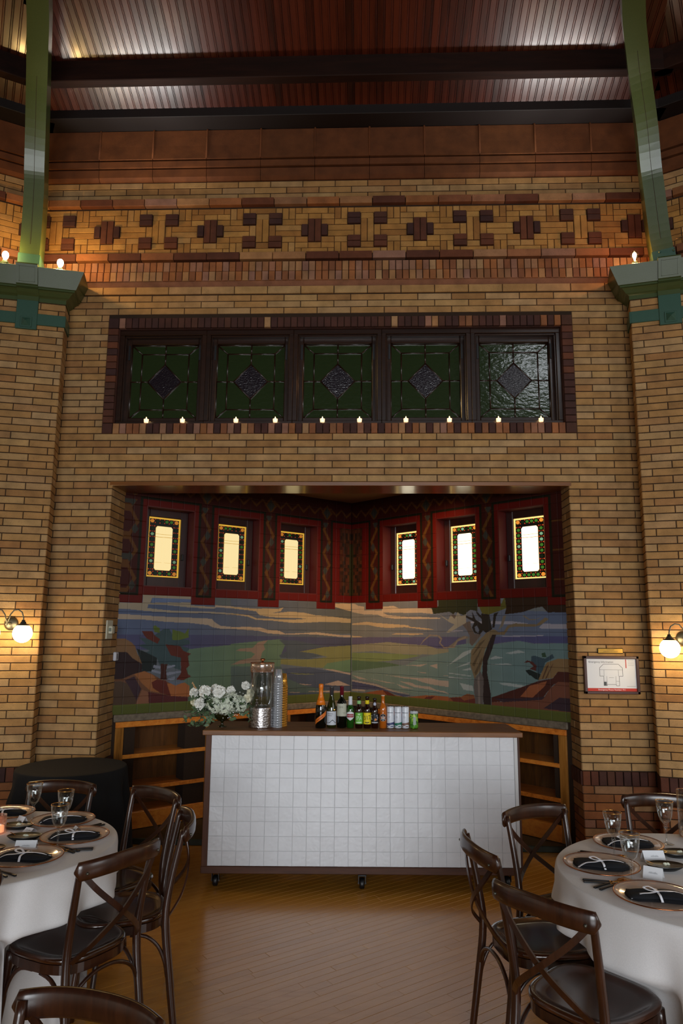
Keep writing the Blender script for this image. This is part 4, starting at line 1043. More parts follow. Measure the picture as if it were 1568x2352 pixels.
# wall fittings on the left jamb and sign on the right ----------------
th = empty('thermostat', (0,0,0), 0, 'cream thermostat with small display on the left brick jamb of the niche', 'thermostat')
MB().cbox(6.06, 6.20, -.012, .0, 1.69, 1.85, .004, JL).build('back_plate', MT['plastic'], th)
MB().cbox(6.09, 6.16, -.045, -.0125, 1.735, 1.80, .006, JL).build('body', MT['plastic'], th)
MB().cbox(6.087, 6.0895, -.04, -.018, 1.755, 1.785, .001, JL).build('display', MT['lcd'], th)
MB().cbox(6.161, 6.1645, -.045, -.0125, 1.735, 1.80, .001, JL).build('dark_edge', MT['darkglass'], th)
sw = empty('wall_sensor', (0,0,0), 0, 'small white sensor box below the thermostat on the left jamb', 'sensor')
MB().cbox(6.275, 6.345, -.028, .0, 1.50, 1.575, .006, JL).build('case', MT['plasticw'], sw)
MB().cbox(6.300, 6.312, -.030, -.0282, 1.513, 1.56, .001, JL).build('slot', MT['darkglass'], sw)
def text_mesh(s, size, ax='CENTER', font_space=1.0):
    cu = bpy.data.curves.new('txt', 'FONT'); cu.body = s; cu.size = size; cu.align_x = ax; cu.align_y = 'CENTER'; cu.resolution_u = 2; cu.space_character = font_space
    o = bpy.data.objects.new('txt', cu); COL.objects.link(o); dg = bpy.context.evaluated_depsgraph_get(); me = bpy.data.meshes.new_from_object(o.evaluated_get(dg))
    v = [tuple(p.co) for p in me.vertices]; f = [tuple(p.vertices) for p in me.polygons]
    bpy.data.objects.remove(o); bpy.data.curves.remove(cu); bpy.data.meshes.remove(me); return v, f
def flat_text(name, s, size, x, z, mat, parent, fr, y, ax='CENTER', sx=1.0):
    v, f = text_mesh(s, size, ax); return MB().add([(x+p[0]*sx, y, z+p[1]) for p in v], f, False, fr).build(name, mat, parent)
sg_ = empty('framed_notice', (0,0,0), 0, 'brown framed emergency floor plan notice on the right brick wall', 'sign')
sx0, sx1, sz0, sz1 = 1.752, 2.192, 1.292, 1.592
mb = MB()
for a, b, c, d in ((sx0, sx1, sz1-.022, sz1), (sx0, sx1, sz0, sz0+.022), (sx0, sx0+.022, sz0, sz1), (sx1-.022, sx1, sz0, sz1)): mb.cbox(a, b, -.045, -.008, c, d, .003, F0)
mb.box(sx0+.01, sx1-.01, -.02, -.008, sz0+.01, sz1-.01, M=F0)
mb.build('frame', MT['frame_brown'], sg_)
MB().box(sx0+.022, sx1-.022, -.026, -.0205, sz0+.045, sz1-.022, M=F0).build('print', MT['paper'], sg_)
MB().box(sx0+.022, sx1-.022, -.0262, -.0205, sz0+.022, sz0+.045, M=F0).build('red_strip', MT['red'], sg_)
flat_text('lettering', 'Emergency Phone Number: 911', .017, (sx0+sx1)/2, sz0+.033, MT['paper'], sg_, F0, -.0268)
flat_text('lettering', 'Emergency Information', .021, sx0+.042, sz1-.048, MT['ink'], sg_, F0, -.0268, 'LEFT')
mb = MB(); cxp, L_ = (sx0+sx1)/2+.0, .0012
def ln(p, q, t=.0014): 
    (a, b), (c, d) = p, q; n = Vector((-(d-b), c-a)).normalized()*t
    mb.add([(a+n.x, -.0268, b+n.y), (a-n.x, -.0268, b-n.y), (c-n.x, -.0268, d-n.y), (c+n.x, -.0268, d+n.y)], [(0,1,2,3)], False, F0)
zp = sz0+.12
plan = [(-.092,.02),(-.092,.085),(-.06,.115),(.06,.115),(.092,.085),(.092,.02),(.062,.02),(.062,-.055),(.036,-.055),(.036,-.045),(-.036,-.045),(-.036,-.055),(-.062,-.055),(-.062,.02)]
for i in range(len(plan)): ln((cxp+plan[i][0], zp+plan[i][1]), (cxp+plan[(i+1)%len(plan)][0], zp+plan[(i+1)%len(plan)][1]))
for a, b, c, d in ((-.092,.07,.092,.07),(-.058,.02,-.058,.07),(.058,.02,.058,.07),(-.036,.02,-.036,-.045),(.036,.02,.036,-.045),(-.02,.008,.02,.008),(-.062,-.02,-.036,-.02),(.036,-.02,.062,-.02),(.12,-.06,.19,-.06)): ln((cxp+a, zp+b), (cxp+c, zp+d), .0008)
for k in range(4): ln((sx1-.083, sz1-.034-.013*k), (sx1-.035, sz1-.034-.013*k), .0007)
mb.box(cxp-.062, cxp-.04, -.0268, -.0262, zp-.053, zp-.025, M=F0)
mb.build('plan_drawing', MT['ink'], sg_)['kind'] = 'stuff'
MB().box(sx1-.103, sx1-.096, -.0268, -.0262, sz1-.095, sz1-.025, M=F0).build('red_bar', MT['red'], sg_)
pl = empty('brass_plaque', (0,0,0), 0, 'small brass plaque just above the framed notice', 'plaque')
MB().cbox(1.876, 2.083, -.010, -.002, 1.612, 1.655, .004, F0).build('surround', MT['darkglass'], pl)
MB().cbox(1.880, 2.079, -.0125, -.0095, 1.616, 1.651, .002, F0).build('plate', MT['brass'], pl)
flat_text('lettering', 'FLOOR PLAN', .010, 1.98, 1.641, MT['darkglass'], pl, F0, -.013); flat_text('lettering', 'EMERGENCY EXIT ROUTE', .010, 1.98, 1.627, MT['darkglass'], pl, F0, -.013)
# candles on the upper window sill ------------------------------------
cand = None
sillz = WOPN[2]
whr = ['leftmost of all', 'right half of the leftmost casement', 'left half of the second casement', 'right half of the second casement', 'left half of the middle casement', 'right half of the middle casement', 'left half of the fourth casement', 'right half of the fourth casement', 'left half of the rightmost casement', 'rightmost of all']
for i, x in enumerate((-1.964,-1.641,-1.166,-.818,-.403,-.078,.327,.705,1.129,1.495)):
    lab = 'lit votive candle on upper sill, '+whr[i]
    if cand is None:
        cand = empty('votive_candle', (x, 5.995, sillz), 0, lab, 'candle', 'votive candles along the upper window sill')
        MB().lathe([(.018,0),(.021,.002),(.024,.045),(.0225,.045),(.0195,.004),(0,.004)], 14).build('cup', MT['glass'], cand)
        MB().lathe([(.0,.0045),(.019,.005),(.0218,.034),(.0,.035)], 14).build('wax', MT['wax'], cand)
        MB().lathe([(0,.035),(.0035,.038),(.0045,.043),(.002,.053),(0,.057)], 8).build('flame', MT['flame'], cand)
    else: copy_tree(cand, (x, 5.995, sillz), 0, lab)
# sconces --------------------------------------------------------------
def sconce(C, inw, lab, z=1.80):
    f = frame((C[0], C[1], 0), inw); root = empty('wall_sconce', (0,0,0), 0, lab, 'wall lamp', 'two-globe wall lamps on the brick piers')
    MB().lathe([(0,0),(.05,0),(.055,.008),(.04,.02),(.02,.026),(0,.03)], 20, f @ Matrix.Translation((0,0,z)) @ Matrix.Rotation(PI/2, 4, 'X')).build('backplate', MT['pewter'], root)
    MB().tube([(0,-.02,z),(0,-.13,z),(0,-.16,z)], [.01,.009,.014], 8, f).build('stem', MT['pewter'], root)
    for s in (-1, 1):
        P = [(0,-.16,z),(s*.02,-.16,z+.07),(s*.045,-.16,z+.105),(s*.075,-.16,z+.11),(s*.105,-.16,z+.09),(s*.118,-.16,z+.05),(s*.12,-.16,z+.02)]
        MB().tube(P, .005, 8, f, up=(0,1,0)).build('arm', MT['pewter'], root)
        MB().lathe([(0,.03),(.012,.03),(.014,.016),(.022,.012),(.022,.004),(.03,-.002),(.048,-.012),(.048,-.016),(0,-.016)], 20, f @ Matrix.Translation((s*.12,-.16,z))).build('gallery', MT['pewter'], root)
        MB().sphere((s*.12,-.16,z-.075), .074, 24, 16, f).build('globe', MT['globe'], root)
for side, E in ((-1, Vector((-2.68, 5.8, 0))), (1, Vector((2.24, 5.8, 0)))):
    along = Vector((side*C15, -S15, 0)); inw = (side*S15, C15)
    C = E+along*(.222 if side < 0 else .232)
    sconce(C, inw, 'two-globe wall lamp on the %s brick pier' % ('left' if side < 0 else 'right'), 1.81 if side < 0 else 1.74)
fx = empty('small_floodlight', (2.60, 5.50, 5.07), 0, 'small white floodlight clamped to the right green rib above the capital', 'light fitting')
MB().lathe([(0,0),(.014,0),(.016,.01),(.016,.05),(.012,.055),(0,.055)], 14, Matrix.Rotation(math.radians(80), 4, 'Y')).build('housing', MT['plasticw'], fx)
MB().tube([(.02,0,-.01),(.03,.03,-.02),(.0,.07,-.03),(-.03,.09,-.03)], .006, 6).build('bracket', MT['pewter'], fx)
# bulbs on the capitals -----------------------------------------------
for (x, y, z), mat, lab, tall in (((-2.71,5.70,4.856), 'bulb', 'glowing bare bulb on top of the left green pier capital', 0), ((-3.13,5.56,4.856), 'bulb', 'glowing bare bulb at the far left edge on the left green capital', 0), ((2.265,5.70,4.856), 'amber', 'amber globe bulb in a socket on the right green pier capital', 1)):
    r = empty('light_bulb', (x, y, z), 0, lab, 'light bulb')
    MB().cbox(-.04, .04, -.03, .03, 0, .02, .004).lathe([(.022,.02),(.022,.04),(0,.04)], 12).build('socket', GREEN, r)
    if tall: 
        MB().lathe([(.011,.04),(.012,.055),(.022,.075),(.034,.10),(.034,.115),(.022,.14),(0,.147)], 16).build('bulb_glass', MT['glass'], r)
        MB().lathe([(.004,.055),(.012,.08),(.018,.1),(.015,.118),(0,.128)], 12).build('filament', MT['bulb'], r)
    else: MB().lathe([(.012,.04),(.014,.055),(.024,.072),(.028,.09),(.024,.11),(.014,.122),(0,.126)], 16).build('bulb_glass', MT['bulb'], r)
    light('bulb_light', 'POINT', (x, y-.02, z+.10), None, 30 if mat == 'bulb' else 9, (1, .62, .22) if mat == 'bulb' else (1, .38, .12), .03)
# ------------------------------------------------------------------ bar
BX, BY, BROT = -.035, 5.27, math.radians(2.4)
bar = empty('bar_counter', (BX, BY, 0), BROT, 'rolling bar counter faced with white square tiles under a wooden top', 'bar counter')
MB().cbox(-1.144, 1.144, 0, .53, 1.032, 1.067, .004).build('countertop', MT['bartop'], bar)
MB().box(-1.083, 1.085, .0392, .49, .15, 1.031).build('carcass', MT['grout'], bar)
MB().cbox(-1.125, -1.083, .036, .495, .10, 1.031, .003).build('side_panel', MT['barside'], bar)
MB().cbox(1.086, 1.112, .036, .495, .15, 1.031, .003).build('edge_trim', MT['whitemetal'], bar)
MB().cbox(1.113, 1.127, .036, .495, .10, 1.031, .003).build('side_panel', MT['barside'], bar)
MB().cbox(-1.1275, 1.1275, .03, .50, .10, .149, .004).build('base_rail', woodmat('bar_base_wood', ['34190c', '482614', '58321c'], 'x', .6, 0, 1.2), bar)
tiles = []
for k in range(4):
    mb = MB(); h = .0485; n = 8; rr = random.Random(k); G = [-h, -h+.0018, -.030, -.015, 0, .015, .030, h-.0018, h]
    v = []; 
    for j in range(n+1):
        for i in range(n+1):
            x = G[i]; z = G[j]; e = (i in (0, n)) or (j in (0, n))
            v.append((x+(rr.uniform(-.0006,.0006) if e else 0), (.0012 if e else 0)+rr.uniform(-.0003, .0003)*(not e), z+(rr.uniform(-.0006,.0006) if e else 0)))
    f = [(j*(n+1)+i, j*(n+1)+i+1, (j+1)*(n+1)+i+1, (j+1)*(n+1)+i) for j in range(n) for i in range(n)]
    mb.add(v, f, False); mb.add([(-h,.003,-h),(h,.003,-h),(h,.003,h),(-h,.003,h),(-h,.0028,-h),(h,.0028,-h),(h,.0028,h),(-h,.0028,h)], [(0,4,5,1),(1,5,6,2),(2,6,7,3),(3,7,4,0)])
    tiles.append(mb.mesh('tile', MT['tile']))
for i in range(22):
    for j in range(9):
        o = bpy.data.objects.new('tile', RND.choice(tiles)); link(o, bar); o.location = (-1.0825+.0492+i*.0984, .0365, .15+.049+j*.0979); o.rotation_euler = (RND.uniform(-.006,.006), RND.choice((0, PI/2, PI)), RND.uniform(-.006,.006))
for x, y in ((-1.03,.10),(0,.06),(1.03,.12),(-1.03,.42),(0,.44),(1.03,.42)):
    c = MB().cbox(x-.03, x+.03, y-.03, y+.03, .088, .0995, .003).box(x-.026, x-.022, y-.02, y+.02, .035, .09).box(x+.022, x+.026, y-.02, y+.02, .035, .09).build('caster', MT['rubber'], bar)
    Mx = Matrix.Translation((x, y, .0365)) @ Matrix.Rotation(PI/2, 4, 'Y')
    MB().lathe([(0,-.017),(.03,-.017),(.036,-.012),(.036,.012),(.03,.017),(0,.017)], 20, Mx).build('wheel', MT['rubber'], c)
    MB().lathe([(0,-.030),(.007,-.030),(.007,.030),(0,.030)], 10, Mx).build('axle', MT['steel'], c)
# ------------------------------------------------------------------ things on the bar
ZT = 1.067
def patch(r, a0, a1, z0, z1, n=12, wav=None):
    """curved label on a cylinder; angles from the viewer side (-y)"""
    mb = MB(); v = []
    for i in range(n+1):
        a = a0+(a1-a0)*i/n; x, y = r*math.sin(a), -r*math.cos(a)
        zl, zh = (z0, z1) if wav is None else wav(a)
        v += [(x, y, zl), (x, y, zh)]
    mb.add(v, [(2*i, 2*i+2, 2*i+3, 2*i+1) for i in range(n)], True); return mb
def wrap_text(s, size, r, zc, ac=0, sx=1.0, sy=1.0, rot=0):
    v, f = text_mesh(s, size); mb = MB(); o = []
    for p in v:
        x, z = p[0]*sx, p[1]*sy
        if rot: x, z = x*math.cos(rot)-z*math.sin(rot), x*math.sin(rot)+z*math.cos(rot)
        a = ac+x/r; o.append((r*math.sin(a), -r*math.cos(a), zc+z))
    return mb.add(o, f)
def colr(h, rough=.5, **k):
    key = 'c'+h+str(rough)
    if key not in MT: MT[key] = plain('print_'+h, h, rough, **k)
    return MT[key]
G_BLACK = plain('black_green_glass', '060a06', .06, spec=.8); G_OLIVE = plain('olive_glass', '2a2c0c', .05, spec=.8); G_BROWN = plain('brown_glass', '200a04', .06, spec=.8)
G_GREEN = plain('green_beer_glass', '1c4a12', .05, spec=.8); G_AMB = plain('amber_drink_glass', 'b86018', .05, spec=.8)
def bottle(nm, x, y, prof, mat, lab, cat='bottle', n=24, rz=0):
    r = empty(nm, (x, y, ZT), rz, lab, cat); MB().lathe(prof, n).build('body', mat, r); return r
R = .039
b = bottle('sparkling_wine_bottle', -.347, 5.42, [(0,.002),(.02,0),(R,.004),(R,.13),(R*.95,.155),(.028,.195),(.018,.23),(.0145,.25),(.0145,.29),(.0155,.295),(0,.296)], G_BLACK, 'black sparkling wine bottle with orange foil neck and orange diagonal sash')
MB().lathe([(.0275,.200),(.0185,.232),(.0155,.25),(.0155,.285),(.0175,.29),(.0175,.312),(.014,.318),(0,.319)], 20).build('foil', colr('e07818', .35), b)
patch(R*.98, -1.2, 1.2, 0, 0, 14, lambda a: (.178-.012*abs(a)-.02, .215-.0)).build('neck_label', colr('e07818', .35), b) if 0 else None
MB().lathe([(.0365,.168),(.0285,.196),(.0275,.202)], 20).build('neck_label', colr('e07818', .35), b)
patch(R+.0006, -1.4, 1.4, 0, 0, 16, lambda a: (.060+.028*a, .092+.028*a)).build('sash', colr('d8701a', .5), b)
patch(R+.001, -.7, .5, 0, 0, 10, lambda a: (.072+.028*a, .078+.028*a)).build('sash_lettering', colr('8a3808', .5), b)
R = .036
b = bottle('white_wine_bottle', -.269, 5.45, [(0,.002),(.02,0),(R,.004),(R,.13),(R*.9,.155),(.024,.19),(.015,.225),(.0135,.24),(.0135,.292),(0,.293)], G_OLIVE, 'green white wine bottle with white label showing a mountain line')
MB().lathe([(.0145,.235),(.0145,.29),(.0155,.291),(.0155,.296),(0,.297)], 18).build('screw_cap', colr('6a6c70', .3, metal=.7), b)
patch(R+.0006, -1.25, 1.25, .022, .120).build('label', colr('c8ccd4', .6), b)
patch(R+.001, -1.2, 1.2, 0, 0, 20, lambda a: (.038, .040+.020*math.exp(-((a-.25)/.42)**2))).build('mountain_line', colr('20242c', .6), b)
patch(R+.0013, -1.2, 1.2, 0, 0, 20, lambda a: (.036, .036+.020*math.exp(-((a-.25)/.42)**2)-.001)).build('mountain_fill', colr('c8ccd4', .6), b)
patch(R+.001, -.85, .35, .101, .104).build('lettering', colr('50545c', .6), b); patch(R+.001, -.75, .2, .088, .091).build('lettering', colr('50545c', .6), b)
MB().sphere((.022, -.030, .132), .008, 8, 6, None, (1,.3,1)).build('medal', MT['gold'], b)
b = bottle('red_wine_bottle', -.193, 5.45, [(0,.002),(.02,0),(R,.004),(R,.165),(R*.96,.183),(.026,.2),(.015,.215),(.0135,.23),(.0135,.295),(0,.296)], G_BLACK, 'dark red wine bottle with burgundy capsule and cream label')
MB().lathe([(.0145,.236),(.014,.292),(.0155,.293),(.0155,.300),(0,.301)], 18).build('capsule', colr('6a1824', .4), b)
patch(R+.0006, -1.3, 1.3, .086, .176).build('label', colr('b8baa8', .6), b)
wrap_text('SIMI', .020, R+.0012, .150, -.15).build('lettering', colr('7a7c6c', .6), b)
patch(R+.001, .2, .9, .112, .114).build('lettering', colr('7a7c6c', .6), b); patch(R+.001, .3, .9, .104, .106).build('lettering', colr('7a7c6c', .6), b)
def beer(nm, x, y, R, H, mat, lab):
    return bottle(nm, x, y, [(0,.002),(R*.7,0),(R,.004),(R,H*.56),(R*.93,H*.63),(R*.62,H*.71),(R*.50,H*.78),(R*.45,H*.93),(R*.5,H*.94),(R*.5,H*.975),(R*.46,H*.985),(0,H*.985)], mat, lab)
def cap(b, R, H, col): MB().lathe([(R*.56,H*.965),(R*.56,H*.985),(R*.46,H),(0,H)], 16).build('crown_cap', colr(col, .4), b)
b = beer('green_beer_bottle', -.129, 5.45, .0275, .228, G_GREEN, 'green beer bottle with white foil neck and white hexagonal label with red banner'); R, H = .0275, .228
MB().lathe([(R*.60,H*.70),(R*.56,H*.8),(R*.52,H*.93),(R*.57,H*.96),(R*.5,H),(0,H)], 16).build('neck_foil', colr('d4d6dc', .4), b)
patch(R+.0006, -1.2, 1.2, 0, 0, 14, lambda a: (.055+.018*abs(a), .122-.010*abs(a))).build('label', colr('d8dadc', .6), b)
patch(R+.0011, -.95, .95, .078, .102).build('red_banner', colr('9a2838', .6), b); patch(R+.0014, -.75, .75, .088, .092).build('lettering', colr('d8c8c8', .6), b)
b = beer('pale_ale_bottle', -.065, 5.45, .028, .228, G_BROWN, 'brown ale bottle with bright green IPA label'); R, H = .028, .228; cap(b, R, H, '101010')
patch(R+.0006, -1.45, 1.45, .032, .112).build('label', colr('6ab43c', .6), b); MB().lathe([(R*.55,H*.76),(R*.52,H*.87)], 16).build('neck_label', colr('8ec47c', .6), b)
wrap_text('IPA', .040, R+.0012, .072, 0, .85, 1.1).build('lettering', colr('c8ecc0', .6), b); patch(R+.001, -.8, .8, .038, .047).build('lettering_strip', colr('c8ecc0', .6), b); patch(R+.001, -.3, .3, .097, .104).build('emblem', colr('c8ecc0', .6), b)
b = beer('wheat_beer_bottle', -.004, 5.455, .028, .228, G_BROWN, 'brown beer bottle with yellow 312 label and yellow neck band'); cap(b, R, H, '101010')
patch(R+.0006, -1.45, 1.45, .030, .112).build('label', colr('ead21a', .6), b); MB().lathe([(R*.57,H*.76),(R*.52,H*.88)], 16).build('neck_label', colr('ead21a', .6), b)
wrap_text('312', .044, R+.0012, .076, 0, .85, 1.0, .12).build('lettering', colr('18180a', .6), b); patch(R+.001, -.55, .55, .040, .046).build('lettering_strip', colr('18180a', .6), b); patch(R+.001, -.25, .25, .033, .036).build('lettering_strip', colr('18180a', .6), b)
R, H = .0265, .216
b = beer('dark_beer_bottle', .052, 5.455, R, H, G_BROWN, 'shorter dark beer bottle with round white and orange label'); cap(b, R, H, '181818')
patch(R+.0006, -1.2, 1.2, .035, .105).build('label', colr('14161e', .6), b)
v_ = [(R+.0011, 0)]
wrap_text('O', .09, R+.0012, .075, -.15, 1, .8).build('white_swirl', colr('b8bcc8', .6), b); MB().sphere((.005, -R-.000, .064), .009, 10, 8, None, (1,.2,1)).build('orange_disc', colr('e08a40', .6), b)
patch(R+.0011, -1.0, 1.0, .040, .046).build('lettering_strip', colr('c8ccd4', .6), b)
MB().sphere((0, -R*.42, H*.80), .012, 10, 8, None, (.9,.35,1.2)).build('neck_label', colr('b8bcd0', .6), b)
R, H = .027, .240
b = beer('amber_drink_bottle', .113, 5.46, R, H, G_AMB, 'clear bottle of amber drink with round black label and white star emblem'); cap(b, R, H, 'c8a890')
def disc_patch(rad, zc, R_, col, nm, b, n=20):
    mb = MB(); v = [(0, -R_, zc)]
    for k in range(n):
        a = 2*PI*k/n; t = rad*math.cos(a)/R_; v.append((R_*math.sin(t), -R_*math.cos(t), zc+rad*math.sin(a)))
    mb.add(v, [(0, 1+k, 1+(k+1) % n) for k in range(n)]); return mb.build(nm, colr(col, .6), b)
disc_patch(.0265, .078, R+.0006, '8a8c90', 'label_rim', b); disc_patch(.024, .078, R+.0012, '14161a', 'label', b)
wrap_text('*', .085, R+.0020, .058, 0, 1, 1).build('star_emblem', colr('e0e0e0', .6), b); 
def can(nm, x, y, R, H, body, lab, stripe=None, sname=None):
    r = empty(nm, (x, y, ZT), 0, lab, 'can', 'slim white cans on the bar' if stripe else None)
    MB().lathe([(0,.004),(R*.78,.002),(R*.8,0),(R*.99,.010),(R,.014),(R,H-.012),(R*.9,H-.003)], 24).build('body', body, r)
    MB().lathe([(R*.9,H-.003),(R*.9,H),(R*.86,H),(R*.84,H-.004),(0,H-.004)], 24).build('lid', MT['steel'], r)
    MB().cbox(-.006, .006, -.012, .006, H-.0035, H-.002, .0005).build('pull_tab', MT['steel'], r)
    return r
WHT = plain('white_can_paint', 'd6dae2', .35, coat=.2)
for x, st, nm2 in ((.168, '3a4470', 'navy'), (.224, '1c7058', 'green'), (.279, '7a5c50', 'brown')):
    r = can('drink_can', x, 5.455, .0268, .161, WHT, 'slim white drink can with a %s wave band near its foot' % nm2, st)
    patch(.0272, -1.5, 1.5, 0, 0, 16, lambda a: (.014, .043+.004*a)).build('wave_band', colr(st, .5), r)
    patch(.0275, -1.3, 1.0, 0, 0, 12, lambda a: (.018+.004*math.sin(a*4), .026+.004*math.sin(a*3))).build('wave_crest', colr('c8ccd4', .5), r)
    patch(.0272, -1.0, .7, .112, .1155).build('lettering', colr('202430', .5), r); patch(.0272, -.7, .0, .085, .0865).build('lettering', colr('606470', .5), r); patch(.0272, -.7, -.1, .078, .0795).build('lettering', colr('606470', .5), r)
def foliage_can():
    m, nt, b_ = newmat('green_leaf_can'); g = nd(nt, 'ShaderNodeTexCoord'); n = nd(nt, 'ShaderNodeTexVoronoi'); n.inputs['Scale'].default_value = 70; nt.links.new(g.outputs['Object'], n.inputs['Vector'])
    cr = nd(nt, 'ShaderNodeValToRGB'); cr.color_ramp.elements[0].color = srgb('1c4a14'); cr.color_ramp.elements[1].color = srgb('a8cc48'); e = cr.color_ramp.elements.new(.5); e.color = srgb('4a8a24'); nt.links.new(n.outputs['Color'], cr.inputs[0]); nt.links.new(cr.outputs[0], b_.inputs['Base Color']); b_.inputs['Roughness'].default_value = .35
    return m
r = can('green_drink_can', .342, 5.46, .031, .130, foliage_can(), 'short green leaf-patterned can at the right end of the bottle row')
MB().lathe([(.0312,.108),(.0312,.118),(.028,.1275)], 24).build('silver_shoulder', colr('b8bcc0', .3), r); patch(.0314, -.25, .45, .03, .085).build('pale_panel', colr('9aa8a0', .5), r)
# drinks dispenser
d = empty('beverage_dispenser', (-.789, 5.42, ZT), 0, 'tall clear beverage dispenser on a hammered silver base with lid and tap', 'drink dispenser')
HM = plain('hammered_silver', 'b8b4b4', .25, metal=1, bump=1.0, bscale=70)
mb = MB(); pr = [(0,0),(.088,.0),(.091,.004)]
for k in range(12): z = .006+k*.0115; pr += [(.092, z), (.089, z+.006)]
pr += [(.091,.146),(.086,.150),(0,.150)]
mb.lathe(pr, 36, wob=lambda a, z: 1+.012*math.sin(a*18+z*140)).build('base', HM, d)
ACR = thinglass('clear_acrylic', 'eef0f0', .07, .03, 2.5, .8)
MB().lathe([(.084,.152),(.086,.152),(.086,.40),(.082,.40),(.082,.156),(0,.156)], 36).build('tank', ACR, d)
mb = MB().lathe([(.0865,.401),(.090,.402),(.090,.46),(.086,.468),(0,.468)], 36); mb.tube([(.0885*math.cos(t*PI/12), .0885*math.sin(t*PI/12), .403) for t in range(24)], .003, 6, closed=True); mb.build('lid', thinglass('rosy_clear_acrylic', 'ecd4c4', .18, .08, 2.0, .7, body=('d8b8a0', .12)), d)
MB().tube([(.089*math.cos(t*PI/16), .089*math.sin(t*PI/16), .467) for t in range(32)], .0025, 6, closed=True).build('copper_edge', MT['copper'], d)
MB().lathe([(.009,.468),(.008,.478),(.020,.488),(.017,.498),(0,.5)], 14).build('knob', MT['copper'], d)
MB().lathe([(0,0),(.009,0),(.009,.025),(0,.025)], 10, Matrix.Translation((-.02,-.086,.185)) @ Matrix.Rotation(PI/2, 4, 'X')).tube([(-.02,-.105,.185),(-.02,-.118,.178),(-.02,-.118,.16)], .006, 8).lathe([(.003,.19),(.003,.2),(.009,.205),(.009,.21),(0,.212)], 8, None, True, (-.02,-.108)).build('tap', MT['steel'], d)
# cups
CUPM = plain('silver_tinted_cup', 'c8ccd0', .15, metal=.6); CUPG = plain('gold_tinted_cup', 'd89a3c', .2, metal=.7)
cme = MB().lathe([(.024,0),(.031,.052),(.036,.100),(.0375,.101),(.0375,.106),(.035,.106)], 20)
for (cx, cy, n, mat, lab, sc) in ((-.668, 5.43, 19, CUPM, 'clear silvery plastic cup in the tall stack beside the dispenser', 1), (-.640, 5.505, 17, CUPG, 'gold-tinted plastic cup in the stack behind the silvery cups', 1)):
    me = None
    for k in range(n):
        # stacked upside down: rims down
        o = bpy.data.objects.new('plastic_cup', me) if me else cme.build('plastic_cup', mat)
        if me is None: me = o.data
        else: link(o)
        o.location = (cx, cy, ZT+.106+k*.0175); o.rotation_euler = (PI, 0, 0); o.scale = (sc*.98, sc*.98, 1)
        tag(o, lab, 'cup', 'stacked cups: '+('silvery' if mat == CUPM else 'gold'))
# flower arrangement --------------------------------------------------
PET = plain('white_petal', 'ecece4', .55, bump=.1, var=.05, sheen=.1); PETC = plain('cream_petal', 'e4dfc4', .55, var=.06); HYD = plain('pale_green_floret', 'd4dcc8', .6, var=.1)
LEAF = plain('dull_green_leaf', '5a7050', .5, var=.35, bscale=20); LEAFD = plain('dark_green_leaf', '223020', .45, var=.3, bscale=20); BABY = plain('tiny_white_bloom', 'e8e8e8', .6)
def petal(mb, c, axis, tilt, r, size, rot):
    """one cupped petal about axis"""
    A = Vector(axis).normalized(); q = A.to_track_quat('Z', 'Y').to_matrix().to_4x4()
    Mx = Matrix.Translation(c) @ q @ Matrix.Rotation(rot, 4, 'Z') @ Matrix.Translation((r, 0, 0)) @ Matrix.Rotation(-tilt, 4, 'Y')
    v = []; n = 4; m = 4
    for j in range(m+1):
        t = j/m; wd = size*.55*math.sin(PI*(.18+.72*t))
        for i in range(n+1):
            u = -1+2*i/n; v.append((size*.16*(u*u)*1+size*.22*t*t*(1 if t > .8 else .6)-.0, u*wd, size*t))
    v = [(-x*1.0+.0, y, z) for x, y, z in v]
    mb.add(v, [(j*(n+1)+i, j*(n+1)+i+1, (j+1)*(n+1)+i+1, (j+1)*(n+1)+i) for j in range(m) for i in range(n)], True, Mx)
def rose(c, axis, R_, mat, parent, rnd, name='rose'):
    mb = MB(); mb.sphere(tuple(Vector(c)+Vector(axis).normalized()*R_*.25), R_*.38, 8, 6)
    for ring, (n, tl, rr, sz) in enumerate(((3, -.15, .10, .75), (5, .05, .22, .9), (6, .45, .30, 1.0), (7, .9, .34, 1.0))):
        for k in range(n): petal(mb, c, axis, tl+rnd.uniform(-.1,.1), R_*rr, R_*sz, 2*PI*k/n+ring*.5+rnd.uniform(-.1,.1))
    return mb.build(name, mat, parent)
def leafy(mb, base, tip, n, size, rnd, droop=.3):
    base, tip = Vector(base), Vector(tip); pts = []
    for k in range(6):
        t = k/5; p = base.lerp(tip, t); p.z -= droop*(tip-base).length*(t*t)*.5; p.z = max(p.z, .012); pts.append(p)
    mb.tube(pts, .0014, 4)
    for k in range(n):
        t = .2+.8*k/n; i = min(4, int(t*5)); p = pts[i].lerp(pts[i+1], t*5-i); d = Vector((rnd.uniform(-1,1), rnd.uniform(-1,1), rnd.uniform(-.5,.8))).normalized()
        s = d.cross(Vector((rnd.uniform(-1,1), rnd.uniform(-1,1), rnd.uniform(-1,1)))).normalized(); L = size*rnd.uniform(.7,1.2)
        v = [p, p+d*L*.35+s*L*.28, p+d*L*.75+s*L*.22, p+d*L, p+d*L*.75-s*L*.22, p+d*L*.35-s*L*.28]
        for q in v: q.z = max(q.z, .004)
        mb.add([tuple(q) for q in v], [(0,1,2,3),(0,3,4,5)])
fa = empty('flower_arrangement', (-1.079, 5.42, ZT), 0, 'white rose and hydrangea arrangement in a dark footed bowl on the bar', 'flowers')
GG = plain('green_bowl_glass', '1c1c06', .05, spec=.9)
MB().lathe([(0,0),(.034,0),(.036,.003),(.014,.010),(.009,.02),(.009,.034),(.02,.042),(.05,.055),(.07,.08),(.074,.105),(.068,.130),(.064,.130),(.068,.10),(.05,.062),(0,.052)], 28).build('footed_bowl', GG, fa)
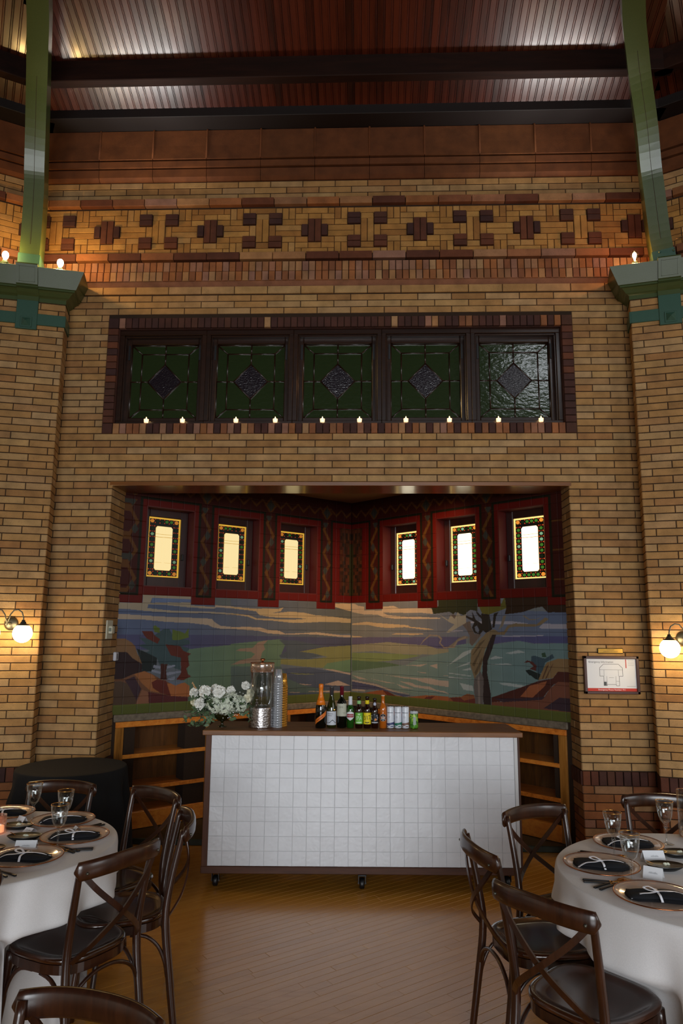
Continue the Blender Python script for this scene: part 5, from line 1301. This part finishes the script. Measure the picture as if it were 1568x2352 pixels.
rf = random.Random(5)
for x, y, z, r in ((-.115,-.04,.245,.075),(-.145,-.04,.165,.070),(-.015,-.05,.245,.075),(.055,0,.25,.055),(.155,.02,.285,.055),(-.205,.0,.235,.058),(.175,.0,.20,.055),(-.07,.08,.25,.06),(.19,.03,.235,.05),(-.20,-.02,.175,.045)):
    c = Vector((x, y, z)); rose(tuple(c), tuple(Vector((x*.8, -.13+y, z-.12)).normalized()), r, PET if rf.random() < .75 else PETC, fa, rf)
for cx, cy, cz, R_ in ((-.045,-.06,.165,.066),(.075,-.05,.185,.070),(.02,.03,.2,.066),(.13,-.02,.165,.060),(-.1,.03,.19,.06),(.03,-.08,.145,.05)):
    mb = MB()
    for k in range(150):
        d = Vector((rf.gauss(0,1), rf.gauss(0,1)-.3, rf.gauss(0,1)+.2)).normalized(); c = Vector((cx,cy,cz))+d*R_*rf.uniform(.85,1.05)
        a = d.cross(Vector((0,0,1))); a = a.normalized() if a.length > .1 else Vector((1,0,0)); b2 = d.cross(a); s = .011; t = rf.uniform(0, PI)
        for q in range(4):
            e = a*math.cos(t+q*PI/2)+b2*math.sin(t+q*PI/2); g = a*math.cos(t+q*PI/2+PI/2)+b2*math.sin(t+q*PI/2+PI/2)
            mb.add([tuple(c), tuple(c+e*s*.7+g*s*.5+d*.001), tuple(c+e*s*1.2+d*.003), tuple(c+e*s*.7-g*s*.5+d*.001)], [(0,1,2,3)])
    o = mb.build('hydrangea_head', HYD, fa); o['kind'] = 'stuff'
mb = MB()
for k in range(34):
    a = rf.uniform(0, 2*PI); R_ = rf.uniform(.13,.27); leafy(mb, (.03*math.cos(a), .03*math.sin(a), .13), (R_*math.cos(a), R_*.6*math.sin(a)-.03, .13+rf.uniform(-.02,.16)), 16, .038, rf, rf.uniform(.2, 1.0))
for e in ((-.29,-.03,.11),(-.25,-.04,.05),(-.2,-.06,.03),(-.12,-.09,.05),(.1,-.09,.09),(-.24,.02,.30),(-.27,0,.16),(-.08,-.1,.06)): leafy(mb, (0,0,.14), e, 34, .036, rf, .5)
o = mb.build('foliage', LEAF, fa); o['kind'] = 'stuff'
mb = MB()
for k in range(16):
    a = rf.uniform(0, 2*PI); leafy(mb, (0,0,.13), (.2*math.cos(a), .1*math.sin(a)-.04, .16+rf.uniform(-.04,.1)), 10, .034, rf, .3)
o = mb.build('dark_foliage', LEAFD, fa); o['kind'] = 'stuff'
mb = MB()
for k in range(130):
    c = Vector((.04+rf.gauss(0,.07), -.07+rf.gauss(0,.03), .15+rf.gauss(0,.05))) if k < 90 else Vector((rf.uniform(-.2,.15), -.05+rf.gauss(0,.03), rf.uniform(.12,.30)))
    mb.sphere(tuple(c), .0042, 5, 3)
o = mb.build('small_blossoms', BABY, fa); o['kind'] = 'stuff'
mb = MB()
for k in range(24): t = k/24; mb.sphere((-.20-.035*t+rf.uniform(-.006,.006), rf.uniform(-.008,.008), .25+.07*t+.0), .006*(1.2-t*.5), 5, 4)
o = mb.build('plume', plain('peach_plume', 'c8a070', .7), fa); o['kind'] = 'stuff'
# ------------------------------------------------------------------ cross-back chairs
def make_chair():
    t = empty('dining_chair', (0,0,0), 0, 'x', 'chair', 'dark cross-back dining chairs')
    W_ = MT['walnut']
    # seat: rounded, slightly dished
    mb = MB(); n = 40; rings = [(0,-.006),(.35,-.006),(.7,-.004),(.86,.0),(.88,.004),(.97,.005),(1.0,.0),(1.0,-.012),(.97,-.018),(0,-.018)]
    def outline(a):
        c, s = math.cos(a), math.sin(a); e = 2/3.2
        x = abs(c)**e*(1 if c > 0 else -1); y = abs(s)**e*(1 if s > 0 else -1)
        return x*(.205+.02*y), y*.205
    v = []
    for k, (r, dz) in enumerate(rings):
        for i in range(n):
            x, y = outline(2*PI*i/n); v.append((x*r, .005+y*r, .466+dz))
    f = [(k*n+i, k*n+(i+1) % n, (k+1)*n+(i+1) % n, (k+1)*n+i) for k in range(len(rings)-1) for i in range(n)]
    mb.add(v, f, True); mb.build('seat', MT['seatwood'], t)
    # bentwood ring under the seat
    mb = MB(); P = [(outline(2*PI*i/n)[0]*.93, .005+outline(2*PI*i/n)[1]*.93, .428) for i in range(n)]
    mb.sweep(P, [(-.009,-.018),(.009,-.018),(.009,.018),(-.009,.018)], closed=True, smooth=False); mb.build('seat_ring', W_, t)
    for s in (-1, 1):
        mb = MB(); P = smooth([(s*.195,-.255,0),(s*.186,-.225,.22),(s*.180,-.198,.45),(s*.182,-.215,.62),(s*.192,-.262,.845)], 5)
        m = len(P); mb.tube(P, [.0125+.0055*math.sin(PI*min(1, .15+.85*i/m)) for i in range(m)], 10, up=(1,0,0)); mb.build('leg', W_, t)
        mb = MB(); P = smooth([(s*.200,.215,0),(s*.188,.185,.2),(s*.178,.160,.44)], 5); m = len(P)
        mb.tube(P, [.012+.006*i/m for i in range(m)], 10, up=(1,0,0)); mb.build('leg', W_, t)
        # arched braces: side and front/back
        for y0, dy in ((.178, -1), (-.215, 1)):
            mb = MB(); P = [(s*.186, y0, .22), (s*.186, y0+dy*.012, .28), (s*.184, y0+dy*.045, .35), (s*.182, y0+dy*.10, .395), (s*.18, y0+dy*.17, .405)]
            mb.tube(smooth(P, 3), .0085, 6, up=(1,0,0)); mb.build('bent_brace', W_, t)
        # crossing back strips, bowed to the rear
        mb = MB(); P = smooth([(-s*.186,-.272,.815),(-s*.12,-.292,.74),(0,-.300,.635),(s*.11,-.268,.545),(s*.172,-.212,.475)], 5)
        off = .004 if s > 0 else -.004
        P = [Vector(p)+Vector((0, off, 0)) for p in P]
        mb.sweep(P, [(-.011,-.0038),(.011,-.0038),(.011,.0038),(-.011,.0038)], up=(0,1,0), smooth=False)
        mb.build('cross_strip', W_, t)
    for y0 in (.178, -.215):
        mb = MB(); sg2 = 1 if y0 > 0 else -1
        P = [(-.186,y0,.22),(-.178,y0,.29),(-.14,y0,.36),(-.07,y0,.398),(0,y0,.407),(.07,y0,.398),(.14,y0,.36),(.178,y0,.29),(.186,y0,.22)]
        mb.tube(smooth(P, 3), .0085, 6, up=(0,1,0)); mb.build('bent_brace', W_, t)
    # top rail: curved bent plank with rounded ends
    mb = MB(); P = []; sc = []; N = 28
    for i in range(N+1):
        u = -1+2*i/N; x = u*.222; y = -.315+.055*abs(u)**2.6; z = .838-.012*u*u
        P.append((x, y, z)); e = 1-abs(u)
        k = math.sqrt(max(0.0, 1-(1-min(1, e/.07))**2)) if e < .07 else 1
        sc.append((max(.12, k)*1.0, max(.08, k)))
    sec = [(.014*math.cos(2*PI*q/12)*(1 if abs(math.cos(2*PI*q/12)) < .99 else 1), .037*math.copysign(abs(math.sin(2*PI*q/12))**.7, math.sin(2*PI*q/12))) for q in range(12)]
    mb.sweep(P, sec, up=(0,0,1), scale=sc); mb.build('top_rail', W_, t)
    for s in (-1, 1):
        MB().sphere((s*.195,-.2535,.835), .0065, 8, 6).build('bolt', MT['pewter'], t)
        MB().sphere((s*.186,-.297,.822), .006, 8, 6).build('bolt', MT['pewter'], t)
    return t
TL, TR = Vector((-1.86, 3.50, 0)), Vector((1.49, 3.27, 0))
CH = [((-1.006,3.11), (-.87,.5), 'dark cross-back chair in left foreground, seat tucked against the white cloth'),
      ((-.885,3.695), (-.955,-.29), 'dark cross-back chair seen edge-on at the right side of the left table'),
      ((-1.196,4.25), (-.58,-.81), 'dark cross-back chair behind the left table, in front of the oak shelves'),
      ((-1.82,4.41), (-.07,-1), 'dark cross-back chair beyond the left table, before the black-draped table'),
      ((-.674,1.915), (-.29,-.956), 'nearest chair, only its glossy curved rail showing at the bottom left corner'),
      ((-1.565,2.72), (-.5,.87), 'dark chair at the left picture edge, only its rail tip in view'),
      ((.594,2.695), (.75,.66), 'nearest chair of the right table, cross back toward the viewer'),
      ((.467,3.34), (.98,.19), 'dark cross-back chair seen edge-on at the left side of the right table'),
      ((.865,3.99), (.48,-.87), 'dark cross-back chair behind the right table, in front of the bar end'),
      ((1.66,4.31), (-.14,-.99), 'dark cross-back chair beyond the right table, against the brick wall')]
chair0 = make_chair(); bpy.context.view_layer.update()
for i, ((mx, my), (fx, fy), lab) in enumerate(CH):
    l = math.hypot(fx, fy); fx /= l; fy /= l; rz = math.atan2(-fx, fy); loc = (mx+fx*.295, my+fy*.295, 0)
    if i == 0: chair0.location = loc; chair0.rotation_euler = (0,0,rz); chair0['label'] = lab
    else: copy_tree(chair0, loc, rz, lab)
# ------------------------------------------------------------------ draped tables
def cloth(name, C, R_, H, mat, dents, lab, cat, folds=11, seed=1, flare=.05):
    rnd = random.Random(seed); N = 288; rows = 46; phs = [rnd.uniform(0, 2*PI) for _ in range(4)]
    mb = MB(); v = []
    prof = [(R_*k/8, H) for k in range(9)]+[(R_+.004, H-.001), (R_+.008, H-.005), (R_+.010, H-.012)]
    zz = [H-.012-(H-.020)*((k+1)/rows) for k in range(rows)]
    for r, z in prof[1:]:
        for i in range(N): v.append((C.x+r*math.cos(2*PI*i/N), C.y+r*math.sin(2*PI*i/N), z))
    for z in zz:
        t = (H-z)/H; 
        for i in range(N):
            a = 2*PI*i/N
            fo = math.sin(folds*a+phs[0])+.5*math.sin((folds*1.7//1)*a+phs[1])+.35*math.sin((folds*.6//1)*a+phs[2])
            fo2 = math.copysign(abs(fo/1.85)**1.3, fo)*1.85; r = R_+.012+flare*t*.9+(.048*min(1, t*3)*t**.35)*fo2
            x, y = r*math.cos(a), r*math.sin(a)
            for (dxc, dyc, nx, ny) in dents:     # chair seat front: push the cloth behind it
                px, py = x-dxc, y-dyc; dep = px*nx+py*ny; la = abs(-px*ny+py*nx)
                k = max(0, min(1, (.56-z)/.10)); w_ = max(0, min(1, (.30-la)/.08)); k = k*k*(3-2*k); w_ = w_*w_*(3-2*w_)
                if dep > 0 and k*w_ > 0: x -= nx*dep*k*w_; y -= ny*dep*k*w_
            v.append((C.x+x, C.y+y, z))
    m = len(prof)-1+rows
    f = [(k*N+i, (k+1)*N+i, (k+1)*N+(i+1) % N, k*N+(i+1) % N) for k in range(m-1) for i in range(N)]
    c = len(v); v.append((C.x, C.y, H)); f += [(i, (i+1) % N, c) for i in range(N)]
    v = v; mb.add(v, f, True); o = mb.build(name, mat); return tag(o, lab, cat)
def dents(C, idx):
    out = []
    for i in idx:
        (mx, my), (fx, fy), _ = CH[i]; l = math.hypot(fx, fy); fx /= l; fy /= l
        px, py = mx+fx*(.295+.225)-C.x, my+fy*(.295+.225)-C.y; out.append((px, py, -fx, -fy))
    return out
cloth('tablecloth', TL, .645, .76, MT['linen'], dents(TL, (0,1,2,3,5)), 'floor-length off-white linen cloth over the round table at left', 'tablecloth', 11, 3)
cloth('tablecloth', TR, .66, .76, MT['linen'], dents(TR, (6,7,8,9)), 'floor-length off-white linen cloth over the round table at right', 'tablecloth', 12, 8)
cloth('black_tablecloth', Vector((-2.205, 5.47, 0)), .385, .76, MT['blackcloth'], [], 'black cloth over a small round table against the left wall', 'tablecloth', 9, 5, .06)
# ------------------------------------------------------------------ table settings
ZC = .7605
PLATE = MB().lathe([(0,.004),(.10,.004),(.105,.006),(.135,.012),(.158,.018),(.160,.020),(.157,.0215),(.135,.0155),(.104,.010),(.098,.0075),(0,.0075)], 48)
plate0 = None
def napkin(parent_loc, rot, lab, seed):
    rnd = random.Random(seed); r = empty('napkin', parent_loc, rot, lab, 'napkin', 'black napkins tied with white ribbon')
    mb = MB(); NU, NV = 18, 10; 
    for layer, (sx, sy, z0, th) in enumerate(((.125, .058, .0, .012), (.112, .050, .010, .012))):
        v = []; ph = rnd.uniform(0, 6)
        for j in range(NV+1):
            for i in range(NU+1):
                u = -1+2*i/NU; w_ = -1+2*j/NV
                x = u*sx*(1-.05*w_*w_); y = w_*sy*(1-.25*max(0, u)**2)+.008*math.sin(u*3+ph)
                e = (1-abs(u)**5)*(1-abs(w_)**4); pinch = 1-.35*math.exp(-(u/.16)**2)
                v.append((x, y, z0+.002+th*e*pinch+.003*math.sin(w_*6+ph+u*2)*e))
        n = len(v); v += [(x, y, z0+.0005) for x, y, z in v]
        f = [(j*(NU+1)+i, j*(NU+1)+i+1, (j+1)*(NU+1)+i+1, (j+1)*(NU+1)+i) for j in range(NV) for i in range(NU)]
        ring = [i for i in range(NU+1)]+[j*(NU+1)+NU for j in range(1, NV+1)]+[NV*(NU+1)+i for i in range(NU-1, -1, -1)]+[j*(NU+1) for j in range(NV-1, 0, -1)]
        f += [(ring[k], n+ring[k], n+ring[(k+1) % len(ring)], ring[(k+1) % len(ring)]) for k in range(len(ring))]
        mb.add(v, f, True)
    mb.build('folded_cloth', MT['napkin'], r)
    sec = [(-.0045,-.0006),(.0045,-.0006),(.0045,.0006),(-.0045,.0006)]
    def rib(pts): MB().sweep(smooth(pts, 4), sec, up=(0,0,1), smooth=False).build('ribbon', MT['ribbon'], r)
    rib([(.006,-.060,.004),(.002,-.045,.022),(0,-.02,.0245),(0,.02,.0245),(-.004,.048,.018),(-.006,.062,.003)])
    rib([(0,-.01,.027),(.03,-.03,.036),(.05,-.022,.034),(.03,-.006,.030),(0,-.008,.028)])
    rib([(0,-.01,.027),(-.028,.008,.037),(-.048,.0,.034),(-.03,-.014,.030),(0,-.012,.028)])
    rib([(0,-.01,.027),(.035,.006,.026),(.075,.004,.024),(.11,.018,.012)]); rib([(0,-.01,.027),(-.03,-.03,.026),(-.07,-.036,.022),(-.105,-.048,.006)])
    return r
def cutlery(kind, P, u, lab):
    r = empty(kind, (P[0], P[1], ZC+.004), math.atan2(u[1], u[0]), lab, kind, 'black-handled gold cutlery')
    MB().sweep([(0,0,0),(.004,0,.0),(.05,0,.001),(.105,0,.0005)], [(-.5,-.35),(.5,-.35),(.5,.35),(-.5,.35)], scale=[.004,.009,.0075,.006], smooth=False).build('handle', MT['blackmat'], r)
    mb = MB(); mb.tube([(.105,0,.001),(.15,0,.001)], [.0022,.0022], 6)
    if kind == 'fork':
        mb.sweep([(.15,0,.001),(.165,0,.0015),(.178,0,.003)], [(-.5,-.1),(.5,-.1),(.5,.1),(-.5,.1)], scale=[.005,.018,.020], smooth=False)
        for k in range(4): mb.tube([(.177,-.0075+k*.005,.003),(.205,-.0075+k*.005,.005)], .0011, 5)
    elif kind == 'knife': mb.sweep([(.15,0,.001),(.16,0,.001),(.205,.001,.001),(.225,.004,.001)], [(-.5,-.06),(.5,-.06),(.5,.06),(-.5,.06)], scale=[.006,.016,.016,.002], smooth=False)
    else:
        mb.sphere((.185,0,.003), .021, 12, 6, None, (1.2,.72,.14))
    mb.build('metal_end', MT['gold'], r)
def wineglass(x, y, lab):
    r = empty('wine_glass', (x, y, ZC), 0, lab, 'glass', 'gold-rimmed crystal wine glasses')
    mb = MB().lathe([(0,0),(.034,0),(.034,.0015),(.008,.005),(.0045,.012),(.004,.045),(.0055,.06),(.0045,.068),(.008,.074),(.0095,.080),(.006,.086),(.010,.094),(.024,.108),(.031,.125),(.036,.150),(.041,.198),(.0398,.198),(.0348,.150),(.0298,.126),(.0225,.110),(.006,.099),(0,.098)], 28)
    mb.build('bowl', MT['glass'], r)
    MB().tube([(.0404*math.cos(t*PI/16), .0404*math.sin(t*PI/16), .1985) for t in range(32)], .0013, 6, closed=True).build('gold_rim', MT['gold'], r)
def card(x, y, rot, lab, sx=.045, sz=.042):
    r = empty('place_card', (x, y, ZC+.0008), rot, lab, 'place card')
    t = .0006; mb = MB(); d = .026
    mb.add([(-sx,-d,0),(sx,-d,0),(sx,0,sz),(-sx,0,sz),(-sx,d,0),(sx,d,0)], [(0,1,2,3),(3,2,5,4)]); mb.add([(-sx,-d-t,0),(sx,-d-t,0),(sx,0,sz+t),(-sx,0,sz+t),(-sx,d+t,0),(sx,d+t,0)], [(0,3,2,1),(3,4,5,2)])
    mb.build('folded_card', MT['paper'], r)
    mb = MB(); 
    for k in range(7): a = -.016+k*.005; mb.tube([(a,-d*.52-.0012,sz*.46),(a+.002,-d*.40-.0012,sz*.58+.001*(k%3)),(a+.004,-d*.52-.0012,sz*.47)], .0004, 4)
    mb.build('handwriting', MT['ink'], r)
def dish(x, y, rot, lab, rx=1.0):
    r = empty('butter_dish', (x, y, ZC), rot, lab, 'dish', 'small black dishes with butter')
    S = Matrix.Diagonal((1.25, .8, 1, 1))
    MB().lathe([(0,0),(.040,0),(.058,.012),(.066,.022),(.064,.0225),(.0615,.020)], 32, S).build('dish_body', MT['dishblack'], r)
    MB().lathe([(.0615,.0195),(.054,.010),(.038,.004),(0,.0035)], 32, S).build('gold_inside', MT['dishgold'], r)
    mb = MB(); rnd = random.Random(int(x*1000)); 
    for k in range(9): mb.sphere((.008+rnd.uniform(-.010,.010), rnd.uniform(-.008,.008), .012+rnd.uniform(0,.008)), .008, 7, 5)
    mb.build('butter', MT['butter'], r)
    MB().tube([(.008,0,.024),(.009,.001,.038)], .0006, 4).build('herb_sprig', LEAFD, r)
    MB().sweep([(-.075,.02,.030),(-.05,.012,.021),(-.03,.006,.012),(-.018,.002,.008)], [(-.5,-.1),(.5,-.1),(.5,.1),(-.5,.1)], scale=[.005,.006,.013,.012], smooth=False).build('spreader', MT['gold'], r)
def setting(P, C, rot, where, idx, cards=True, forks=True, knives=True, nap=True, off=(0,0)):
    global plate0
    lab = 'copper-rimmed clear charger '+where
    if plate0 is None:
        plate0 = empty('charger_plate', (P[0], P[1], ZC), 0, lab, 'plate', 'copper-rimmed glass charger plates'); PLATE.build('plate_body', MT['plateglass'], plate0)
        MB().tube([(.159*math.cos(t*PI/24), .159*math.sin(t*PI/24), .020) for t in range(48)], .0026, 6, closed=True).build('copper_rim', MT['copper'], plate0)
    else: copy_tree(plate0, (P[0], P[1], ZC), rf.uniform(0, 1), lab)
    if nap: napkin((P[0]+off[0], P[1]+off[1], ZC+.008), rot, 'ribbon-tied black napkin '+where, idx)
    u = (Vector((C.x-P[0], C.y-P[1], 0))).normalized(); l = Vector((-u.y, u.x, 0)); B = Vector((P[0], P[1], 0))-u*.10
    if forks:
        for k, d in enumerate((.185, .212)): Q = B+l*d; cutlery('fork', Q, (u.x+.05*k, u.y), 'gold %s fork left of the charger %s' % (('inner', 'outer')[k], where))
    if knives:
        Q = B-l*.182; cutlery('knife', Q, u, 'gold knife right of the charger '+where); Q = B-l*.208; cutlery('spoon', Q, u, 'gold spoon right of the charger '+where)
setting((-1.425,3.63), TL, .12, 'nearest the edge-on chair of the left table', 1)
setting((-1.605,3.915), TL, .15, 'at the back right of the left table', 2, knives=False)
setting((-1.51,3.295), TL, -.10, 'at the front of the left table', 3, forks=False, off=(.0,.0))
setting((-1.985,4.03), TL, .25, 'at the back left of the left table', 4, forks=False, knives=False)
setting((1.02,3.352), TR, -.12, 'at the left edge of the right table', 5, forks=False)
setting((1.255,3.69), TR, -.10, 'at the back of the right table', 6, forks=False, knives=False)
setting((1.115,2.985), TR, -.15, 'at the front of the right table', 7, knives=False)
setting((1.72,3.80), TR, .1, 'at the far right edge of the right table', 8, forks=False, knives=False, nap=False)
for k, (x, y) in enumerate(((.995,3.585),(.978,3.565))): cutlery('fork', (x, y), (.93,-.38), 'black-handled gold %s fork between the two left chargers of the right table' % ('inner', 'outer')[k])
for k, (x, y) in enumerate(((1.70,3.62),(1.735,3.61))): cutlery(('knife','spoon')[k], (x, y), (-.55,.83), 'gold %s lying at the back right of the right table' % ('knife', 'spoon')[k])
for k, (x, y) in enumerate(((-1.445,3.085),(-1.475,3.07))): cutlery(('knife','spoon')[k], (x, y), (-.86,.5), 'black-handled gold %s at the front left edge of the left table' % ('knife', 'spoon')[k])
wineglass(-1.765,3.90, 'gold-rimmed wine glass standing farthest left on the left table'); wineglass(-1.535,3.755, 'gold-rimmed wine glass between the two right chargers of the left table'); wineglass(-1.44,3.465, 'nearest gold-rimmed wine glass on the left table')
wineglass(1.46,3.745, 'gold-rimmed wine glass at the far side of the right table'); wineglass(1.127,3.505, 'gold-rimmed wine glass between the left and back chargers of the right table'); wineglass(1.08,3.155, 'nearest gold-rimmed wine glass on the right table')
card(-1.575,3.44, .1, 'white tent place card in front of the black dishes on the left table', .048); card(-1.80,3.86, -.6, 'white tent place card near the farthest glass of the left table', .030); card(-1.46,3.735, -.9, 'small white place card beside the middle glass of the left table', .022, .03); card(-1.70,3.74, -.4, 'pale place card lying between dishes and chargers of the left table', .026, .018)
card(1.29,3.475, .05, 'larger white tent place card beside the back dish of the right table', .048); card(1.20,3.24, -.55, 'white tent place card in front of the near dish of the right table', .038); card(1.115,3.33, -.5, 'flat white name card tucked against the left napkin of the right table', .03, .012)
dish(-1.662,3.60, .1, 'black dish with gold inside and butter, nearer of the pair on the left table'); dish(-1.79,3.79, .1, 'black dish with gold inside and butter, farther of the pair on the left table'); dish(-1.74,3.40, .2, 'black dish cut by the left picture edge beside the front charger')
dish(1.295,3.355, .0, 'black dish with gold inside and butter, nearer one on the right table'); dish(1.43,3.545, .1, 'black dish with gold inside and butter, farther one on the right table')
vt = empty('ribbed_votive', (-1.845,3.70,ZC), 0, 'ribbed glass votive holder with lit candle at the left picture edge', 'candle holder')
MB().lathe([(0,0),(.034,0),(.037,.003),(.037,.088),(.0345,.088),(.0345,.006),(0,.006)], 48, wob=lambda a, z: 1+.03*math.sin(a*24)).build('glass_cup', thinglass('rosy_ribbed_glass', 'f0d8cc', .12, .05, 2.0, .7, body=('e8c8b8', .12)), vt)
MB().lathe([(0,.007),(.028,.007),(.028,.035),(0,.036)], 16).build('wax', MT['wax'], vt); MB().lathe([(0,.036),(.004,.042),(.002,.056),(0,.06)], 8).build('flame', MT['flame'], vt)
hu = empty('glass_cylinder', (1.61,3.88,ZC), 0, 'tall clear glass cylinder candle holder at the right picture edge', 'candle holder')
MB().lathe([(0,0),(.030,0),(.032,.002),(.032,.225),(.030,.225),(.030,.004),(0,.004)], 28).build('glass_tube', MT['glass'], hu)
MB().tube([(.031*math.cos(t*PI/16), .031*math.sin(t*PI/16), .225) for t in range(32)], .001, 5, closed=True).build('copper_edge', MT['copper'], hu)
rs = empty('centerpiece', (-1.95,3.60,ZC), 0, 'white rose in a slim glass vase, cut by the left picture edge', 'flowers')
MB().lathe([(0,0),(.04,0),(.045,.01),(.03,.08),(.014,.14),(.014,.22),(.02,.24),(.018,.24),(.012,.22),(.012,.14),(.027,.08),(0,.012)], 20).build('vase', MT['glass'], rs)
MB().tube([(0,0,.02),(.004,0,.2),(.01,-.01,.33)], .0025, 6).build('stem', LEAF, rs); rose((.012,-.012,.335), (.3,-.5,.8), .055, PET, rs, rf)
